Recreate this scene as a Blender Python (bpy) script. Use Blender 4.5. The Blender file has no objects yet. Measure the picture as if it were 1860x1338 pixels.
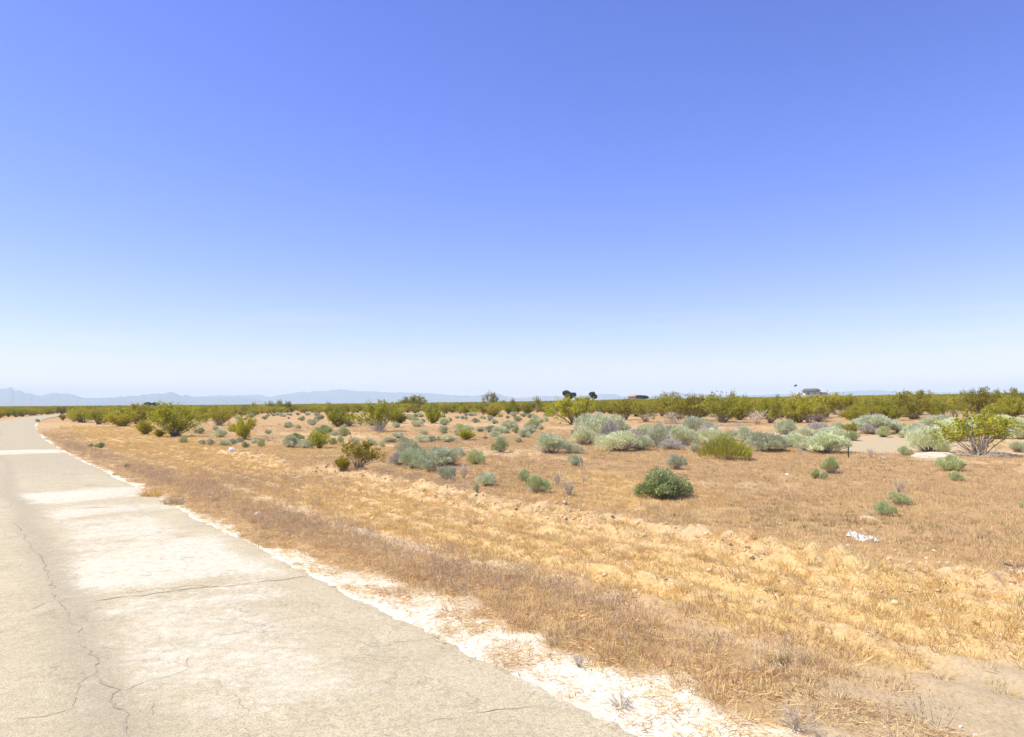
import bpy, math, random
import numpy as np
from mathutils import Vector, Matrix

# ------------------------------------------------------------------ camera, sky, sun, exposure
SC = bpy.context.scene
COL = SC.collection
PW, PH = 1860, 1338                       # the photograph's own pixels, used to read positions off it
HFOV = math.radians(75)
F = PW / 2 / math.tan(HFOV / 2)
CAM_Z = 2.5
PITCH = math.atan((731 - 669) / F)
ROLL = math.atan(10 / 1860)

cam_data = bpy.data.cameras.new('camera')
cam_data.sensor_width = 36
cam_data.sensor_fit = 'HORIZONTAL'
cam_data.lens = 18 / math.tan(HFOV / 2)
cam_data.clip_start = 0.1
cam_data.clip_end = 60000
cam = bpy.data.objects.new('camera', cam_data)
COL.objects.link(cam)
cam.matrix_world = (Matrix.Translation((0, 0, CAM_Z)) @ Matrix.Rotation(math.pi / 2 + PITCH, 4, 'X')
                    @ Matrix.Rotation(-ROLL, 4, 'Z'))
SC.camera = cam

SUN_EL, SUN_AZ = math.radians(60), math.radians(-97)      # azimuth clockwise from +Y (the view), so the sun stands to the left
sun_dir = Vector((math.sin(SUN_AZ) * math.cos(SUN_EL), math.cos(SUN_AZ) * math.cos(SUN_EL), math.sin(SUN_EL)))
world = bpy.data.worlds.new('World')
SC.world = world
world.use_nodes = True
wn, wl = world.node_tree.nodes, world.node_tree.links
wn.clear()
w_out = wn.new('ShaderNodeOutputWorld')
w_bg = wn.new('ShaderNodeBackground')
w_sky = wn.new('ShaderNodeTexSky')
w_sky.sky_type = 'NISHITA'
w_sky.sun_disc = False
w_sky.sun_elevation = SUN_EL
w_sky.sun_rotation = SUN_AZ
w_sky.altitude = 700
w_sky.air_density = 1.0
w_sky.dust_density = 0.25
w_sky.ozone_density = 1.0
w_bg.inputs['Strength'].default_value = 0.145
w_sep = wn.new('ShaderNodeSeparateColor')
w_com = wn.new('ShaderNodeCombineColor')
wl.new(w_sky.outputs[0], w_sep.inputs[0])
for i, (gain, power) in enumerate(((.535, 1.28), (.580, 1.12), (1.22, 1.0))):      # the photograph's film response to the blue of the sky
    w_p = wn.new('ShaderNodeMath'); w_p.operation = 'POWER'; w_p.inputs[1].default_value = power
    w_g = wn.new('ShaderNodeMath'); w_g.operation = 'MULTIPLY'; w_g.inputs[1].default_value = gain
    wl.new(w_sep.outputs[i], w_p.inputs[0]); wl.new(w_p.outputs[0], w_g.inputs[0]); wl.new(w_g.outputs[0], w_com.inputs[i])
w_geo = wn.new('ShaderNodeTexCoord')
w_map = wn.new('ShaderNodeMapping'); w_map.inputs['Scale'].default_value = (2.2, 2.2, 26)
w_noi = wn.new('ShaderNodeTexNoise'); w_noi.inputs['Scale'].default_value = 1.6; w_noi.inputs['Detail'].default_value = 6; w_noi.inputs['Roughness'].default_value = .6
wl.new(w_geo.outputs['Generated'], w_map.inputs['Vector']); wl.new(w_map.outputs[0], w_noi.inputs['Vector'])
w_rng = wn.new('ShaderNodeMapRange'); w_rng.inputs[1].default_value = .52; w_rng.inputs[2].default_value = .72; w_rng.inputs[4].default_value = .4
wl.new(w_noi.outputs[0], w_rng.inputs[0])
w_xyz = wn.new('ShaderNodeSeparateXYZ'); wl.new(w_geo.outputs['Generated'], w_xyz.inputs[0])
w_low = wn.new('ShaderNodeMapRange'); w_low.inputs[1].default_value = .015; w_low.inputs[2].default_value = .16; w_low.inputs[3].default_value = 1; w_low.inputs[4].default_value = 0
wl.new(w_xyz.outputs['Z'], w_low.inputs[0])
w_mul = wn.new('ShaderNodeMath'); w_mul.operation = 'MULTIPLY'; wl.new(w_rng.outputs[0], w_mul.inputs[0]); wl.new(w_low.outputs[0], w_mul.inputs[1])
w_cld = wn.new('ShaderNodeMix'); w_cld.data_type = 'RGBA'; w_cld.inputs[7].default_value = (5.2, 5.25, 5.3, 1)
wl.new(w_mul.outputs[0], w_cld.inputs[0]); wl.new(w_com.outputs[0], w_cld.inputs[6])
wl.new(w_cld.outputs[2], w_bg.inputs['Color'])
wl.new(w_bg.outputs[0], w_out.inputs['Surface'])

sun_data = bpy.data.lights.new('sun', 'SUN')
sun_data.energy = 5.0
sun_data.angle = math.radians(0.53)
sun_data.color = (1.0, 0.93, 0.74)
sun = bpy.data.objects.new('sun', sun_data)
sun.rotation_euler = sun_dir.to_track_quat('Z', 'Y').to_euler()
sun.location = (0, 0, 30)
COL.objects.link(sun)

SC.view_settings.view_transform = 'Standard'
SC.view_settings.look = 'None'
SC.view_settings.exposure = 0.44
SC.view_settings.gamma = 1
SC.view_settings.use_curve_mapping = False
SC.cycles.max_bounces = 6
SC.cycles.transparent_max_bounces = 4
SC.cycles.volume_bounces = 2

rng = np.random.default_rng(7)
random.seed(7)

# ------------------------------------------------------------------ noise, terrain, projections
def hash2(ix, iy, seed):
    h = (ix.astype(np.int64) * 374761393 + iy.astype(np.int64) * 668265263 + seed * 974634777) & 0xffffffff
    h = ((h ^ (h >> 13)) * 1274126177) & 0xffffffff
    h = h ^ (h >> 16)
    return (h & 0xffffff) / float(0xffffff)

def vnoise(x, y, seed=0):
    x = np.asarray(x, float); y = np.asarray(y, float)
    ix, iy = np.floor(x), np.floor(y)
    fx, fy = x - ix, y - iy
    fx = fx * fx * fx * (fx * (fx * 6 - 15) + 10); fy = fy * fy * fy * (fy * (fy * 6 - 15) + 10)
    a = hash2(ix, iy, seed); b = hash2(ix + 1, iy, seed)
    c = hash2(ix, iy + 1, seed); d = hash2(ix + 1, iy + 1, seed)
    return (a * (1 - fx) + b * fx) * (1 - fy) + (c * (1 - fx) + d * fx) * fy

def fbm(x, y, seed=0, octv=4, gain=.5):
    s = 0; amp = 1; tot = 0
    for o in range(octv):
        s = s + amp * vnoise(x * 2 ** o + 17.3 * o, y * 2 ** o - 9.1 * o, seed + o)
        tot += amp; amp *= gain
    return s / tot

def sstep(a, b, x):
    t = np.clip((x - a) / (b - a), 0, 1)
    return t * t * (3 - 2 * t)

U0 = np.array([-.62, .7846]); U0 /= np.linalg.norm(U0)
N0 = np.array([U0[1], -U0[0]])
# right edge of the road: offset e along N0 as a function of distance a along U0
EA = np.array([-400, -60, 0, 6, 12, 18, 24, 30, 40, 52, 66, 82, 105, 134, 158, 183, 215, 260, 320, 420, 3000])
EE = np.array([4.3, 4.2, 4.06, 4.0, 3.86, 3.82, 3.75, 3.68, 3.56, 3.55, 3.75, 4.25, 5.1, 7.0, 9.6, 13.3, 20, 33, 58, 110, 1600.])
_aa = np.arange(-400, 3000, 2.0)
_ee = np.interp(_aa, EA, EE)
_k = np.exp(-np.linspace(-2, 2, 13) ** 2); _k /= _k.sum()
_ee[6:-6] = np.convolve(_ee, _k, 'valid')
def edge(a): return np.interp(a, _aa, _ee)
def road_w(a): return np.interp(a, [-100, 60, 126, 400], [6.4, 6.3, 4.9, 4.6])

def to_ad(x, y):
    a = x * U0[0] + y * U0[1]
    return a, x * N0[0] + y * N0[1] - edge(a)
def from_ad(a, d):
    e = edge(a) + d
    return a * U0[0] + e * N0[0], a * U0[1] + e * N0[1]

def sand_patch(x, y):                       # bare, driven-over sand by the shoulder at the lower right
    w = (fbm(x * .9, y * .9, 88, 3) - .5) * 1.6
    q = np.sqrt(((x - 5.0) / 2.7) ** 2 + ((y - 5.0) / 1.75) ** 2)
    return 1 - sstep(.55, 1.25, q + w * .35)

def H(x, y):
    x = np.asarray(x, float); y = np.asarray(y, float)
    a, d = to_ad(x, y)
    r = np.hypot(x, y)
    az = np.degrees(np.arctan2(x, np.maximum(y, 1e-3)))
    slope = np.interp(az, [-35, -24, -12, 0, 15, 30, 40], [0, .0005, .0022, .0042, .0085, .0115, .0125])
    slope = np.where(y < 0, .004, slope)
    rise = slope * 560 * np.tanh(np.maximum(r - 38, 0) / 560 * (1 - np.exp(-np.maximum(r - 38, 0) / 40)))
    fade = np.exp(-r / 70)
    off = sstep(0, 1.2, d)
    z = off * ((fbm(x / 9, y / 9, 3, 2) - .5) * .16 + (fbm(x / 1.3, y / 1.3, 5, 3) - .5) * .09 * (fade * .8 + .2))
    z = z + off * (fbm(x / .28, y / .28, 9, 2) - .5) * .05 * fade * (1 - .75 * sand_patch(x, y))
    # graded strip: wheel furrows and the windrow of clods at its far side
    strip = sstep(2.2, 3.0, d) * (1 - sstep(6.0, 6.8, d))
    z = z + strip * (.045 * np.sin(d * 8.4 + (fbm(a / 7, d / 3, 12, 2) - .5) * 4) * (.5 + fbm(a / 3, d, 13, 2)) + .07 * (fbm(a / .9, d / .22, 14, 3) - .5)) * fade
    dc = 6.1 + (fbm(a / 5, 0 * a, 15, 2) - .5) * 1.4 + np.clip(7 - a, 0, 9) * .16
    wind = np.exp(-((d - dc) / .50) ** 2) * (.04 + .30 * fbm(a / .8, d / .6, 16, 4)) * sstep(48, 30, a)
    z = z + wind * off + off * (fbm(x / .19, y / .19, 18, 3) - .5) * (.15 * np.exp(-((d - dc) / .8) ** 2) + .085 * strip + .03) * (a < 40) * (1 - .85 * sand_patch(x, y))
    # left verge
    offl = sstep(0, 1.5, -(d + road_w(a)))
    z = z + offl * (fbm(x / 5, y / 5, 22, 2) - .4) * .2
    # road bed lies under the asphalt sheet
    inroad = (d < -.24) & (d > -road_w(a) + .3)
    shoulder = -.017 * (1 - sstep(.1, 1.0, d)) * (1 - sstep(0, 1.0, -(d + road_w(a))))
    z = z + shoulder
    z = np.where(inroad, -.10, z)
    return z + rise

def px_ray(px, py):
    u = (px - PW / 2) / F; v = -(py - PH / 2) / F
    c, s = math.cos(ROLL), math.sin(ROLL)
    u, v = u * c + v * s, -u * s + v * c
    return np.array([u, math.cos(PITCH) - v * math.sin(PITCH), math.sin(PITCH) + v * math.cos(PITCH)])

_T = np.geomspace(3.5, 900, 6000)
def at_px(px, py):                          # the ground point seen at a photo pixel, and its distance
    d = px_ray(px, py)
    z = CAM_Z + _T * d[2]
    below = z <= H(_T * d[0], _T * d[1])
    i = int(np.argmax(below)) if below.any() else len(_T) - 1
    t = _T[i]
    return t * d[0], t * d[1], t
def at_dist(px, t):
    d = px_ray(px, 731); k = t / d[1]
    return d[0] * k, d[1] * k
def in_view(x, y, margin=3.0):
    ang = np.arctan2(np.abs(x), np.maximum(y + 1.5, .01))
    return (y > 1) & ((ang < math.radians(42)) | (np.hypot(x, y) < 6)) & (np.hypot(x, y) > 3)

# ------------------------------------------------------------------ scene helpers
def mesh_from(name, V, T, mats, mi=None, tint=None, smooth=False):
    me = bpy.data.meshes.new(name)
    V = np.asarray(V, np.float32); T = np.asarray(T, np.int32)
    k = T.shape[1]
    me.vertices.add(len(V)); me.vertices.foreach_set('co', V.ravel())
    me.loops.add(T.size); me.loops.foreach_set('vertex_index', T.ravel())
    me.polygons.add(len(T))
    me.polygons.foreach_set('loop_start', np.arange(0, T.size, k, dtype=np.int32))
    me.polygons.foreach_set('loop_total', np.full(len(T), k, np.int32))
    for m in (mats if isinstance(mats, (list, tuple)) else [mats]): me.materials.append(m)
    if mi is not None: me.polygons.foreach_set('material_index', np.asarray(mi, np.int32))
    if smooth: me.polygons.foreach_set('use_smooth', np.ones(len(T), bool))
    if tint is not None:
        at = me.attributes.new('tint', 'FLOAT', 'POINT')
        at.data.foreach_set('value', np.asarray(tint, np.float32))
    me.update(calc_edges=True)
    me.validate()
    return me

def link(name, me, parent=None, loc=None):
    o = bpy.data.objects.new(name, me)
    COL.objects.link(o)
    if parent is not None: o.parent = parent
    if loc is not None: o.location = loc
    return o
def tag(o, label=None, cat=None, group=None, kind=None):
    if label: o['label'] = label
    if cat: o['category'] = cat
    if group: o['group'] = group
    if kind: o['kind'] = kind
    return o
def empty(name, loc=(0, 0, 0), rz=0.0, scale=(1, 1, 1)):
    o = bpy.data.objects.new(name, None)
    o.empty_display_size = .2
    o.location = loc; o.rotation_euler = (0, 0, rz); o.scale = scale
    COL.objects.link(o)
    return o

class Geo:                                   # triangles collected with a tint value per vertex and a material per face
    def __init__(s): s.V = []; s.T = []; s.t = []; s.m = []; s.n = 0
    def add(s, V, T, tint=0.5, m=0):
        V = np.asarray(V, float).reshape(-1, 3); T = np.asarray(T, int).reshape(-1, 3)
        s.V.append(V); s.T.append(T + s.n)
        s.t.append(np.full(len(V), tint) if np.isscalar(tint) else np.asarray(tint, float))
        s.m.append(np.full(len(T), m)); s.n += len(V)
        return s
    def join(s, g, m=None):
        V, T, t, mm = g.get(); s.V.append(V); s.T.append(T + s.n); s.t.append(t)
        s.m.append(mm if m is None else np.full(len(T), m)); s.n += len(V)
        return s
    def get(s): return np.vstack(s.V), np.vstack(s.T), np.concatenate(s.t), np.concatenate(s.m)
    def mesh(s, name, mats, smooth=False):
        V, T, t, m = s.get()
        return mesh_from(name, V, T, mats, m, t, smooth)
    def tube(s, P, R, sides=3, tint=.5, m=0):
        P = np.asarray(P, float); n = len(P)
        D = np.gradient(P, axis=0); D /= np.linalg.norm(D, axis=1)[:, None] + 1e-9
        ref = np.array([.31, .87, .13]) if abs(D[0] @ np.array([.31, .87, .13])) < .8 else np.array([.9, 0, .2])
        X = np.cross(D, ref); X /= np.linalg.norm(X, axis=1)[:, None] + 1e-9
        Y = np.cross(D, X)
        th = np.arange(sides) * 2 * np.pi / sides
        R = np.asarray(R, float).reshape(-1, 1, 1) * np.ones((n, 1, 1))
        V = P[:, None] + R * (np.cos(th)[None, :, None] * X[:, None] + np.sin(th)[None, :, None] * Y[:, None])
        T = []
        for i in range(n - 1):
            for j in range(sides):
                k = (j + 1) % sides
                p, q, r, t = i * sides + j, i * sides + k, (i + 1) * sides + k, (i + 1) * sides + j
                T += [(p, q, r), (p, r, t)]
        T += [(0, j + 1, j) for j in range(1, sides - 1)] + [((n - 1) * sides, (n - 1) * sides + j, (n - 1) * sides + j + 1) for j in range(1, sides - 1)]
        return s.add(V.reshape(-1, 3), T, tint, m)
    def box(s, c, h, m=0, tint=.5, rz=0):
        x = np.array([(i, j, k) for i in (-1, 1) for j in (-1, 1) for k in (-1, 1)], float) * np.array(h)
        cs, sn = math.cos(rz), math.sin(rz)
        x = np.c_[x[:, 0] * cs - x[:, 1] * sn, x[:, 0] * sn + x[:, 1] * cs, x[:, 2]] + np.array(c)
        q = [(0, 1, 3, 2), (4, 6, 7, 5), (0, 4, 5, 1), (2, 3, 7, 6), (0, 2, 6, 4), (1, 5, 7, 3)]
        T = [t for (a, b, c_, d) in q for t in ((a, b, c_), (a, c_, d))]
        return s.add(x, T, tint, m)

def unit(v): return v / (np.linalg.norm(v, axis=-1, keepdims=True) + 1e-9)
def rand_dirs(n, g): return unit(g.normal(size=(n, 3)))
def leaves(C, D, L, Wd, g, tint):            # one leaf-shaped quad (two triangles) per centre, lying along D
    n = len(C)
    S = unit(np.cross(D, rand_dirs(n, g)))
    L = np.asarray(L).reshape(-1, 1) * np.ones((n, 1)); Wd = np.asarray(Wd).reshape(-1, 1) * np.ones((n, 1))
    V = np.stack([C - D * L * .5, C + S * Wd * .5, C + D * L * .5, C - S * Wd * .5], 1).reshape(-1, 3)
    b = np.arange(n) * 4
    T = np.concatenate([np.c_[b, b + 1, b + 2], np.c_[b, b + 2, b + 3]])
    return V, T, np.repeat(tint, 4)
def blades(B, D, L, Wd, g, tint, bend=.25):  # narrow bent blades: base point, direction, length, width
    n = len(B)
    L = np.asarray(L).reshape(-1, 1) * np.ones((n, 1)); Wd = np.asarray(Wd).reshape(-1, 1) * np.ones((n, 1))
    S = unit(np.cross(D, rand_dirs(n, g)))
    K = rand_dirs(n, g) * bend
    M = B + D * L * .55 + K * L * .12
    E = B + D * L + K * L * .5
    V = np.stack([B - S * Wd * .5, B + S * Wd * .5, M + S * Wd * .35, M - S * Wd * .35, E], 1).reshape(-1, 3)
    b = np.arange(n) * 5
    T = np.concatenate([np.c_[b, b + 1, b + 2], np.c_[b, b + 2, b + 3], np.c_[b + 3, b + 2, b + 4]])
    return V, T, np.repeat(tint, 5)

# ------------------------------------------------------------------ materials
def new_mat(name):
    m = bpy.data.materials.new(name); m.use_nodes = True
    nt = m.node_tree
    b = nt.nodes['Principled BSDF']
    b.inputs['Roughness'].default_value = .85
    b.inputs['Specular IOR Level'].default_value = .2
    return m, nt, b
def N(nt, t, **kw):
    n = nt.nodes.new(t)
    for k, v in kw.items(): setattr(n, k, v)
    return n
def mixc(nt, fac, a, b, blend='MIX'):
    n = N(nt, 'ShaderNodeMix', data_type='RGBA', blend_type=blend)
    for i, v in ((0, fac), (6, a), (7, b)):
        if hasattr(v, 'links'): nt.links.new(v, n.inputs[i])
        else: n.inputs[i].default_value = v if i == 0 else (*v, 1)
    return n.outputs[2]
def noise_fac(nt, scale, detail=4, rough=.6, lo=.35, hi=.65, vec=None):
    n = N(nt, 'ShaderNodeTexNoise'); n.inputs['Scale'].default_value = scale
    n.inputs['Detail'].default_value = detail; n.inputs['Roughness'].default_value = rough
    if vec is not None: nt.links.new(vec, n.inputs['Vector'])
    r = N(nt, 'ShaderNodeMapRange'); r.inputs[1].default_value = lo; r.inputs[2].default_value = hi
    nt.links.new(n.outputs[0], r.inputs[0])
    return r.outputs[0]
def math_n(nt, op, a, b=None, clamp=False):
    n = N(nt, 'ShaderNodeMath', operation=op, use_clamp=clamp)
    for i, v in enumerate((a, b)):
        if v is None: continue
        if hasattr(v, 'links'): nt.links.new(v, n.inputs[i])
        else: n.inputs[i].default_value = v
    return n.outputs[0]

def plant_mat(name, c0, c1, transl=.25, var=.35, rough=.8):
    m, nt, b = new_mat(name)
    at = N(nt, 'ShaderNodeAttribute', attribute_name='tint')
    oi = N(nt, 'ShaderNodeObjectInfo')
    col = mixc(nt, at.outputs['Fac'], c0, c1)
    mr = N(nt, 'ShaderNodeMapRange'); mr.inputs[3].default_value = 1 - var; mr.inputs[4].default_value = 1 + var
    nt.links.new(oi.outputs['Random'], mr.inputs[0])
    hs = N(nt, 'ShaderNodeHueSaturation')
    nt.links.new(col, hs.inputs['Color']); nt.links.new(mr.outputs[0], hs.inputs['Value'])
    h2 = math_n(nt, 'MULTIPLY', oi.outputs['Random'], 7.31); h2 = math_n(nt, 'FRACT', h2)
    h2 = math_n(nt, 'MULTIPLY', h2, .03); h2 = math_n(nt, 'ADD', h2, .485)
    nt.links.new(h2, hs.inputs['Hue'])
    nt.links.new(hs.outputs[0], b.inputs['Base Color'])
    b.inputs['Roughness'].default_value = rough
    if transl > 0:
        tr = N(nt, 'ShaderNodeBsdfTranslucent'); nt.links.new(hs.outputs[0], tr.inputs['Color'])
        mx = N(nt, 'ShaderNodeMixShader'); mx.inputs[0].default_value = transl
        nt.links.new(b.outputs[0], mx.inputs[1]); nt.links.new(tr.outputs[0], mx.inputs[2])
        nt.links.new(mx.outputs[0], nt.nodes['Material Output'].inputs['Surface'])
    return m
def plain_mat(name, c0, c1, scale=6, rough=.85, bump=.0, bscale=30):
    m, nt, b = new_mat(name)
    tc = N(nt, 'ShaderNodeTexCoord')
    f = noise_fac(nt, scale, 5, .6, .3, .7, tc.outputs['Object'])
    nt.links.new(mixc(nt, f, c0, c1), b.inputs['Base Color'])
    b.inputs['Roughness'].default_value = rough
    if bump:
        n = N(nt, 'ShaderNodeTexNoise'); n.inputs['Scale'].default_value = bscale; n.inputs['Detail'].default_value = 4
        nt.links.new(tc.outputs['Object'], n.inputs['Vector'])
        bp = N(nt, 'ShaderNodeBump'); bp.inputs['Strength'].default_value = bump; bp.inputs['Distance'].default_value = .02
        nt.links.new(n.outputs[0], bp.inputs['Height']); nt.links.new(bp.outputs[0], b.inputs['Normal'])
    return m

M = {}
M['creosote'] = plant_mat('creosote_leaf', (.26, .245, .014), (.52, .475, .05), .4, .34)
M['creosote_stem'] = plant_mat('creosote_stem', (.26, .21, .16), (.44, .37, .29), 0, .2)
M['sage'] = plant_mat('sage_leaf', (.42, .45, .25), (.82, .845, .59), .10, .16)
M['sage_bright'] = plant_mat('rabbitbrush_leaf', (.48, .525, .26), (.89, .92, .61), .12, .14)
M['mound'] = plant_mat('saltbush_leaf', (.37, .41, .15), (.70, .74, .38), .10, .14)
M['green'] = plant_mat('green_leaf', (.25, .295, .095), (.58, .645, .30), .25, .05)
M['broom'] = plant_mat('broom_leaf', (.30, .28, .03), (.64, .57, .14), .25, .1)
M['dead'] = plant_mat('dead_twig', (.36, .31, .24), (.62, .55, .45), 0, .2)
M['grey_sage'] = plant_mat('grey_brush', (.30, .27, .23), (.62, .58, .49), .1, .14)
M['dead_pale'] = plant_mat('dead_pale_stalk', (.50, .42, .29), (.75, .66, .50), 0, .1)
M['straw'] = plant_mat('straw_blade', (.60, .42, .145), (.88, .67, .31), .3, .2)
M['brown'] = plant_mat('dry_blade', (.55, .395, .18), (.82, .62, .34), .3, .2)
M['weed'] = plant_mat('weed_stem', (.56, .43, .25), (.80, .64, .41), .25, .2)
M['seed'] = plant_mat('weed_seed_head', (.34, .24, .14), (.52, .38, .24), .15, .2)
M['greenish'] = plant_mat('green_forb', (.18, .17, .05), (.34, .29, .11), .3, .2)
M['clod'] = plant_mat('soil_clod', (.46, .33, .175), (.64, .48, .28), 0, .15)
M['tree'] = plant_mat('tree_leaf', (.03, .055, .02), (.09, .13, .05), .2, .1)
M['bark'] = plant_mat('tree_bark', (.10, .08, .06), (.2, .16, .12), 0, .1)
M['sheet'] = plain_mat('sheet_plastic', (.52, .49, .44), (.76, .74, .70), 9, .7, .3, 20)
M['white'] = plain_mat('white_stone', (.58, .53, .45), (.82, .78, .70), 14, .8, .4, 20)
M['concrete'] = plain_mat('pad_concrete', (.54, .46, .36), (.68, .60, .49), 2, .9, .3, 14)
M['post'] = plain_mat('post_paint', (.03, .06, .045), (.07, .10, .08), 10, .6)
M['wall'] = plain_mat('house_stucco', (.72, .62, .42), (.80, .70, .50), 1, .9)
M['roof'] = plain_mat('roof_shingle', (.11, .10, .085), (.16, .15, .13), 3, .9)
M['roof_brown'] = plain_mat('roof_brown', (.16, .12, .08), (.22, .17, .12), 3, .9)
M['roof_orange'] = plain_mat('roof_orange', (.42, .24, .13), (.50, .30, .18), 3, .9)
M['trim'] = plain_mat('house_trim', (.5, .48, .44), (.6, .58, .54), 3, .7)
M['dark'] = plain_mat('dark_glass', (.03, .035, .04), (.05, .055, .06), 3, .3)
M['flag'] = plain_mat('flag_cloth', (.03, .04, .08), (.12, .08, .10), 3, .8)
M['metal'] = plain_mat('pole_metal', (.35, .36, .38), (.45, .46, .48), 3, .4)
M['branch'] = plain_mat('branch_wood', (.07, .055, .045), (.18, .15, .12), 8, .9)
M['rock'] = plain_mat('mountain_rock', (.10, .09, .095), (.17, .155, .155), .004, .95)

# ground: soil, straw litter, pale sand and grey gravel told apart by a painted map of materials
def ground_material():
    m, nt, b = new_mat('desert_soil')
    tc = N(nt, 'ShaderNodeTexCoord'); P = tc.outputs['Object']
    za = N(nt, 'ShaderNodeAttribute', attribute_name='zone')
    sp = N(nt, 'ShaderNodeSeparateColor'); nt.links.new(za.outputs['Color'], sp.inputs[0])
    gz = N(nt, 'ShaderNodeAttribute', attribute_name='gravel')
    sz = N(nt, 'ShaderNodeAttribute', attribute_name='scrub')
    f1 = noise_fac(nt, .35, 5, .6, .35, .65, P)
    f2 = noise_fac(nt, 7, 6, .7, .3, .7, P)
    f3 = noise_fac(nt, 24, 6, .8, .38, .62, P)
    soil = mixc(nt, f1, (.43, .27, .105), (.49, .325, .145))
    soil = mixc(nt, f2, mixc(nt, .5, soil, (.37, .225, .10)), mixc(nt, .45, soil, (.52, .36, .185)))
    gold = mixc(nt, f2, (.56, .39, .15), (.77, .575, .285))
    pale = mixc(nt, f2, (.52, .37, .205), (.67, .50, .30))
    white = mixc(nt, f2, (.74, .66, .50), (.90, .83, .69))
    grav = mixc(nt, f2, (.44, .355, .215), (.53, .435, .28))
    scr = mixc(nt, noise_fac(nt, .05, 4, .6, .35, .6, P), (.24, .20, .06), (.34, .27, .11))
    c = mixc(nt, sp.outputs[0], soil, gold)
    c = mixc(nt, sp.outputs[2], c, pale)
    c = mixc(nt, sp.outputs[1], c, white)
    c = mixc(nt, gz.outputs['Fac'], c, grav)
    c = mixc(nt, sz.outputs['Fac'], c, scr)
    c = mixc(nt, mixfac(nt, f3, .50), c, (.27, .165, .07))  # soil speckle, strengthened to paint in the small shadows of grass tufts
    nt.links.new(c, b.inputs['Base Color'])
    b.inputs['Roughness'].default_value = .95
    bn = N(nt, 'ShaderNodeTexNoise'); bn.inputs['Scale'].default_value = 22; bn.inputs['Detail'].default_value = 6; bn.inputs['Roughness'].default_value = .7
    nt.links.new(P, bn.inputs['Vector'])
    bp = N(nt, 'ShaderNodeBump'); bp.inputs['Strength'].default_value = .7; bp.inputs['Distance'].default_value = .04
    nt.links.new(bn.outputs[0], bp.inputs['Height']); nt.links.new(bp.outputs[0], b.inputs['Normal'])
    return m
def mixfac(nt, f, k):
    inv = math_n(nt, 'SUBTRACT', 1.0, f)
    p = math_n(nt, 'POWER', inv, 2.0)
    return math_n(nt, 'MULTIPLY', p, k)

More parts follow.
